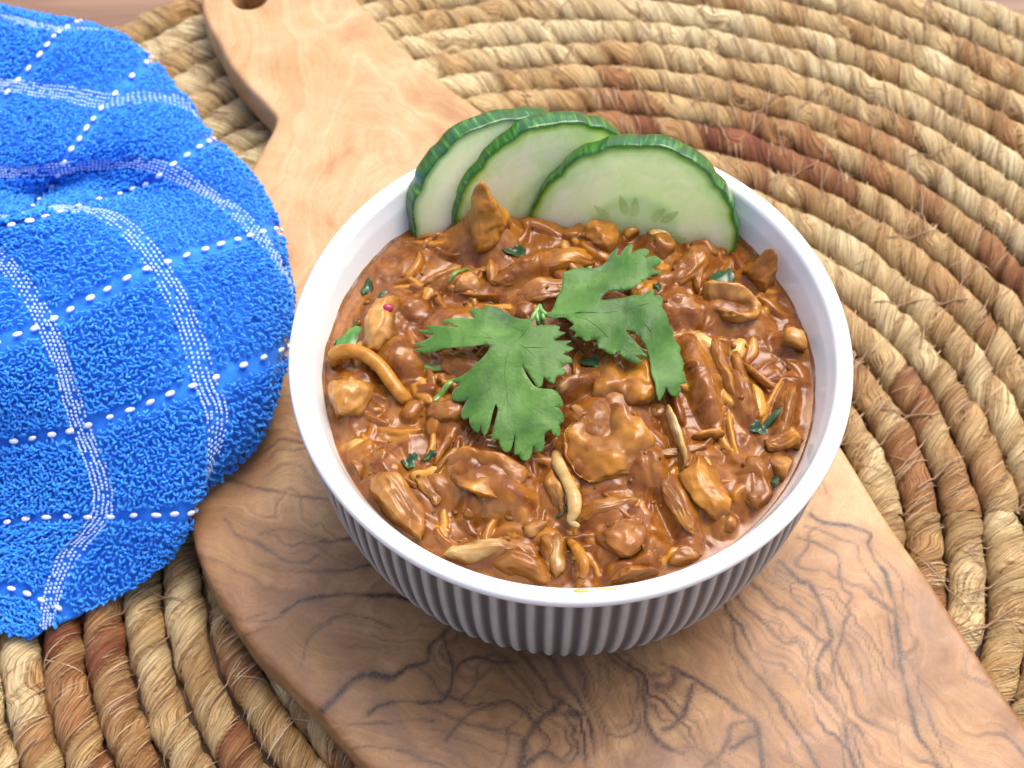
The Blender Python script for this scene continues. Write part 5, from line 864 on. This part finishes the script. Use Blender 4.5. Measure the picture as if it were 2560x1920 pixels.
# pile loops in rows along the weave
st = .120 / 3.0; a1 = np.arange(AMIN, 5.8, st); b1 = np.arange(0, 7.5, st * 1.02)
AA, BB = np.meshgrid(a1, b1, indexing='ij'); AA = AA + rng.uniform(-.35, .35, AA.shape) * st; BB = BB + rng.uniform(-.35, .35, BB.shape) * st
AA, BB = AA.ravel(), BB.ravel(); fa = np.abs(AA - np.round(AA)) * 3; fb = np.abs(BB - np.round(BB)) * 3
k = (AA < aedge(BB) - .02) & (AA > AMIN + .02) & (BB > .01) & (BB < 7.49) & (fa > .25) & (fb > .19)
AA, BB = AA[k], BB[k]; P, Ta, Tb, N = frames(AA, BB); N = N * NSG
m = len(P); s = np.linspace(0, np.pi, 6); ph = rng.uniform(-.9, .9, m) + np.where(rng.rand(m) < .5, 0, 1.2); dr = np.cos(ph)[:, None] * Ta + np.sin(ph)[:, None] * Tb; tl = (rng.normal(size=(m, 3)) * .3 + Tb * .3)
hh = rng.uniform(.05, .10, m)[:, None, None]; ww = rng.uniform(.045, .07, m)[:, None, None]
path = P[:, None] + dr[:, None] * (np.cos(s)[None, :, None] * ww) + (N + tl)[:, None] * (np.sin(s)[None, :, None] * hh - .01)
path += N[:, None] * .11
V, F = tubes(path, .027 + .008 * rng.rand(m, 1) + np.zeros((1, 6)), 4)
lp = NT('blue_loops', Roughness=.8); lp.set('Base Color', lp.ramp(lp.attr('tone').outputs['Fac'], [(0, (.008, .20, .82)), (.6, (.020, .29, .92)), (1, (.06, .40, .96))])); lp.set('Sheen Weight', .4); lp.b.inputs['Sheen Tint'].default_value = (.4, .7, 1, 1); lp.set('Subsurface Weight', .15); lp.set('Subsurface Scale', .03)
tag(mesh_np('terry_loops', V - TL, F, lp.m, tow, True, dict(tone=np.repeat(np.clip(rng.rand(m) * .8 + .2 * rng.rand(m), 0, 1), 24))), kind='stuff')
# white woven bands (warp) : rows of small stitches
tp = ell_tpl(6, 4)
for ai in range(0, 6):
    Bv = np.arange(.02, 7.48, .036); cols = np.array([-.21, -.105, 0, .105, .21]) / 3
    A, B = np.meshgrid(cols, Bv, indexing='ij'); B = B + (np.arange(5) % 2)[:, None] * .018; A = ai + A + rng.uniform(-.004, .004, A.shape); A, B = A.ravel(), B.ravel()
    k = (A < aedge(B) - .02) & (rng.rand(len(A)) > .10); A, B = A[k], B[k]
    if not len(A): continue
    P, Ta, Tb, N = frames(A, B); N = N * NSG; m = len(P)
    Vb, Fb = beads(P + N * (.10 + rng.uniform(-.01, .01, (m, 1))), Tb, Ta, N, rng.uniform(.042, .06, m), rng.uniform(.036, .050, m), np.full(m, .03), tp)
    tag(mesh_np('woven_stripe', Vb - TL, Fb, M_YARN, tow, True), kind='stuff')
# dashed white stripes (weft): every dash its own stitch
tp2 = ell_tpl(12, 8); dv, dT, dQ = tp2; dm = None
for bi in range(0, 8):
    for c_ in np.arange(AMIN + .08, 5.7, 1 / 6.0):
        if bi > 7.4 or c_ > aedge(bi) - .06: continue
        P, Ta, Tb, N = frames(np.array([c_ + random.uniform(-.008, .008)]), np.array([float(bi) if bi else .02])); N = N[0] * NSG; Ta = Ta[0]; Tb_ = np.cross(N, Ta)
        if dm is None:
            o = mesh_np('stitch', dv * np.array([.125, .072, .045]), [dT, dQ], M_DASH, tow, True); dm = o.data
        else: o = link(bpy.data.objects.new('stitch', dm), tow)
        Mx = Matrix(((Ta[0], Tb_[0], N[0], P[0][0] + N[0] * .13 - TL[0]), (Ta[1], Tb_[1], N[1], P[0][1] + N[1] * .13 - TL[1]), (Ta[2], Tb_[2], N[2], P[0][2] + N[2] * .13 - TL[2]), (0, 0, 0, 1)))
        o.matrix_local = Mx @ Matrix.Diagonal((random.uniform(.85, 1.1), random.uniform(.85, 1.1), 1, 1))
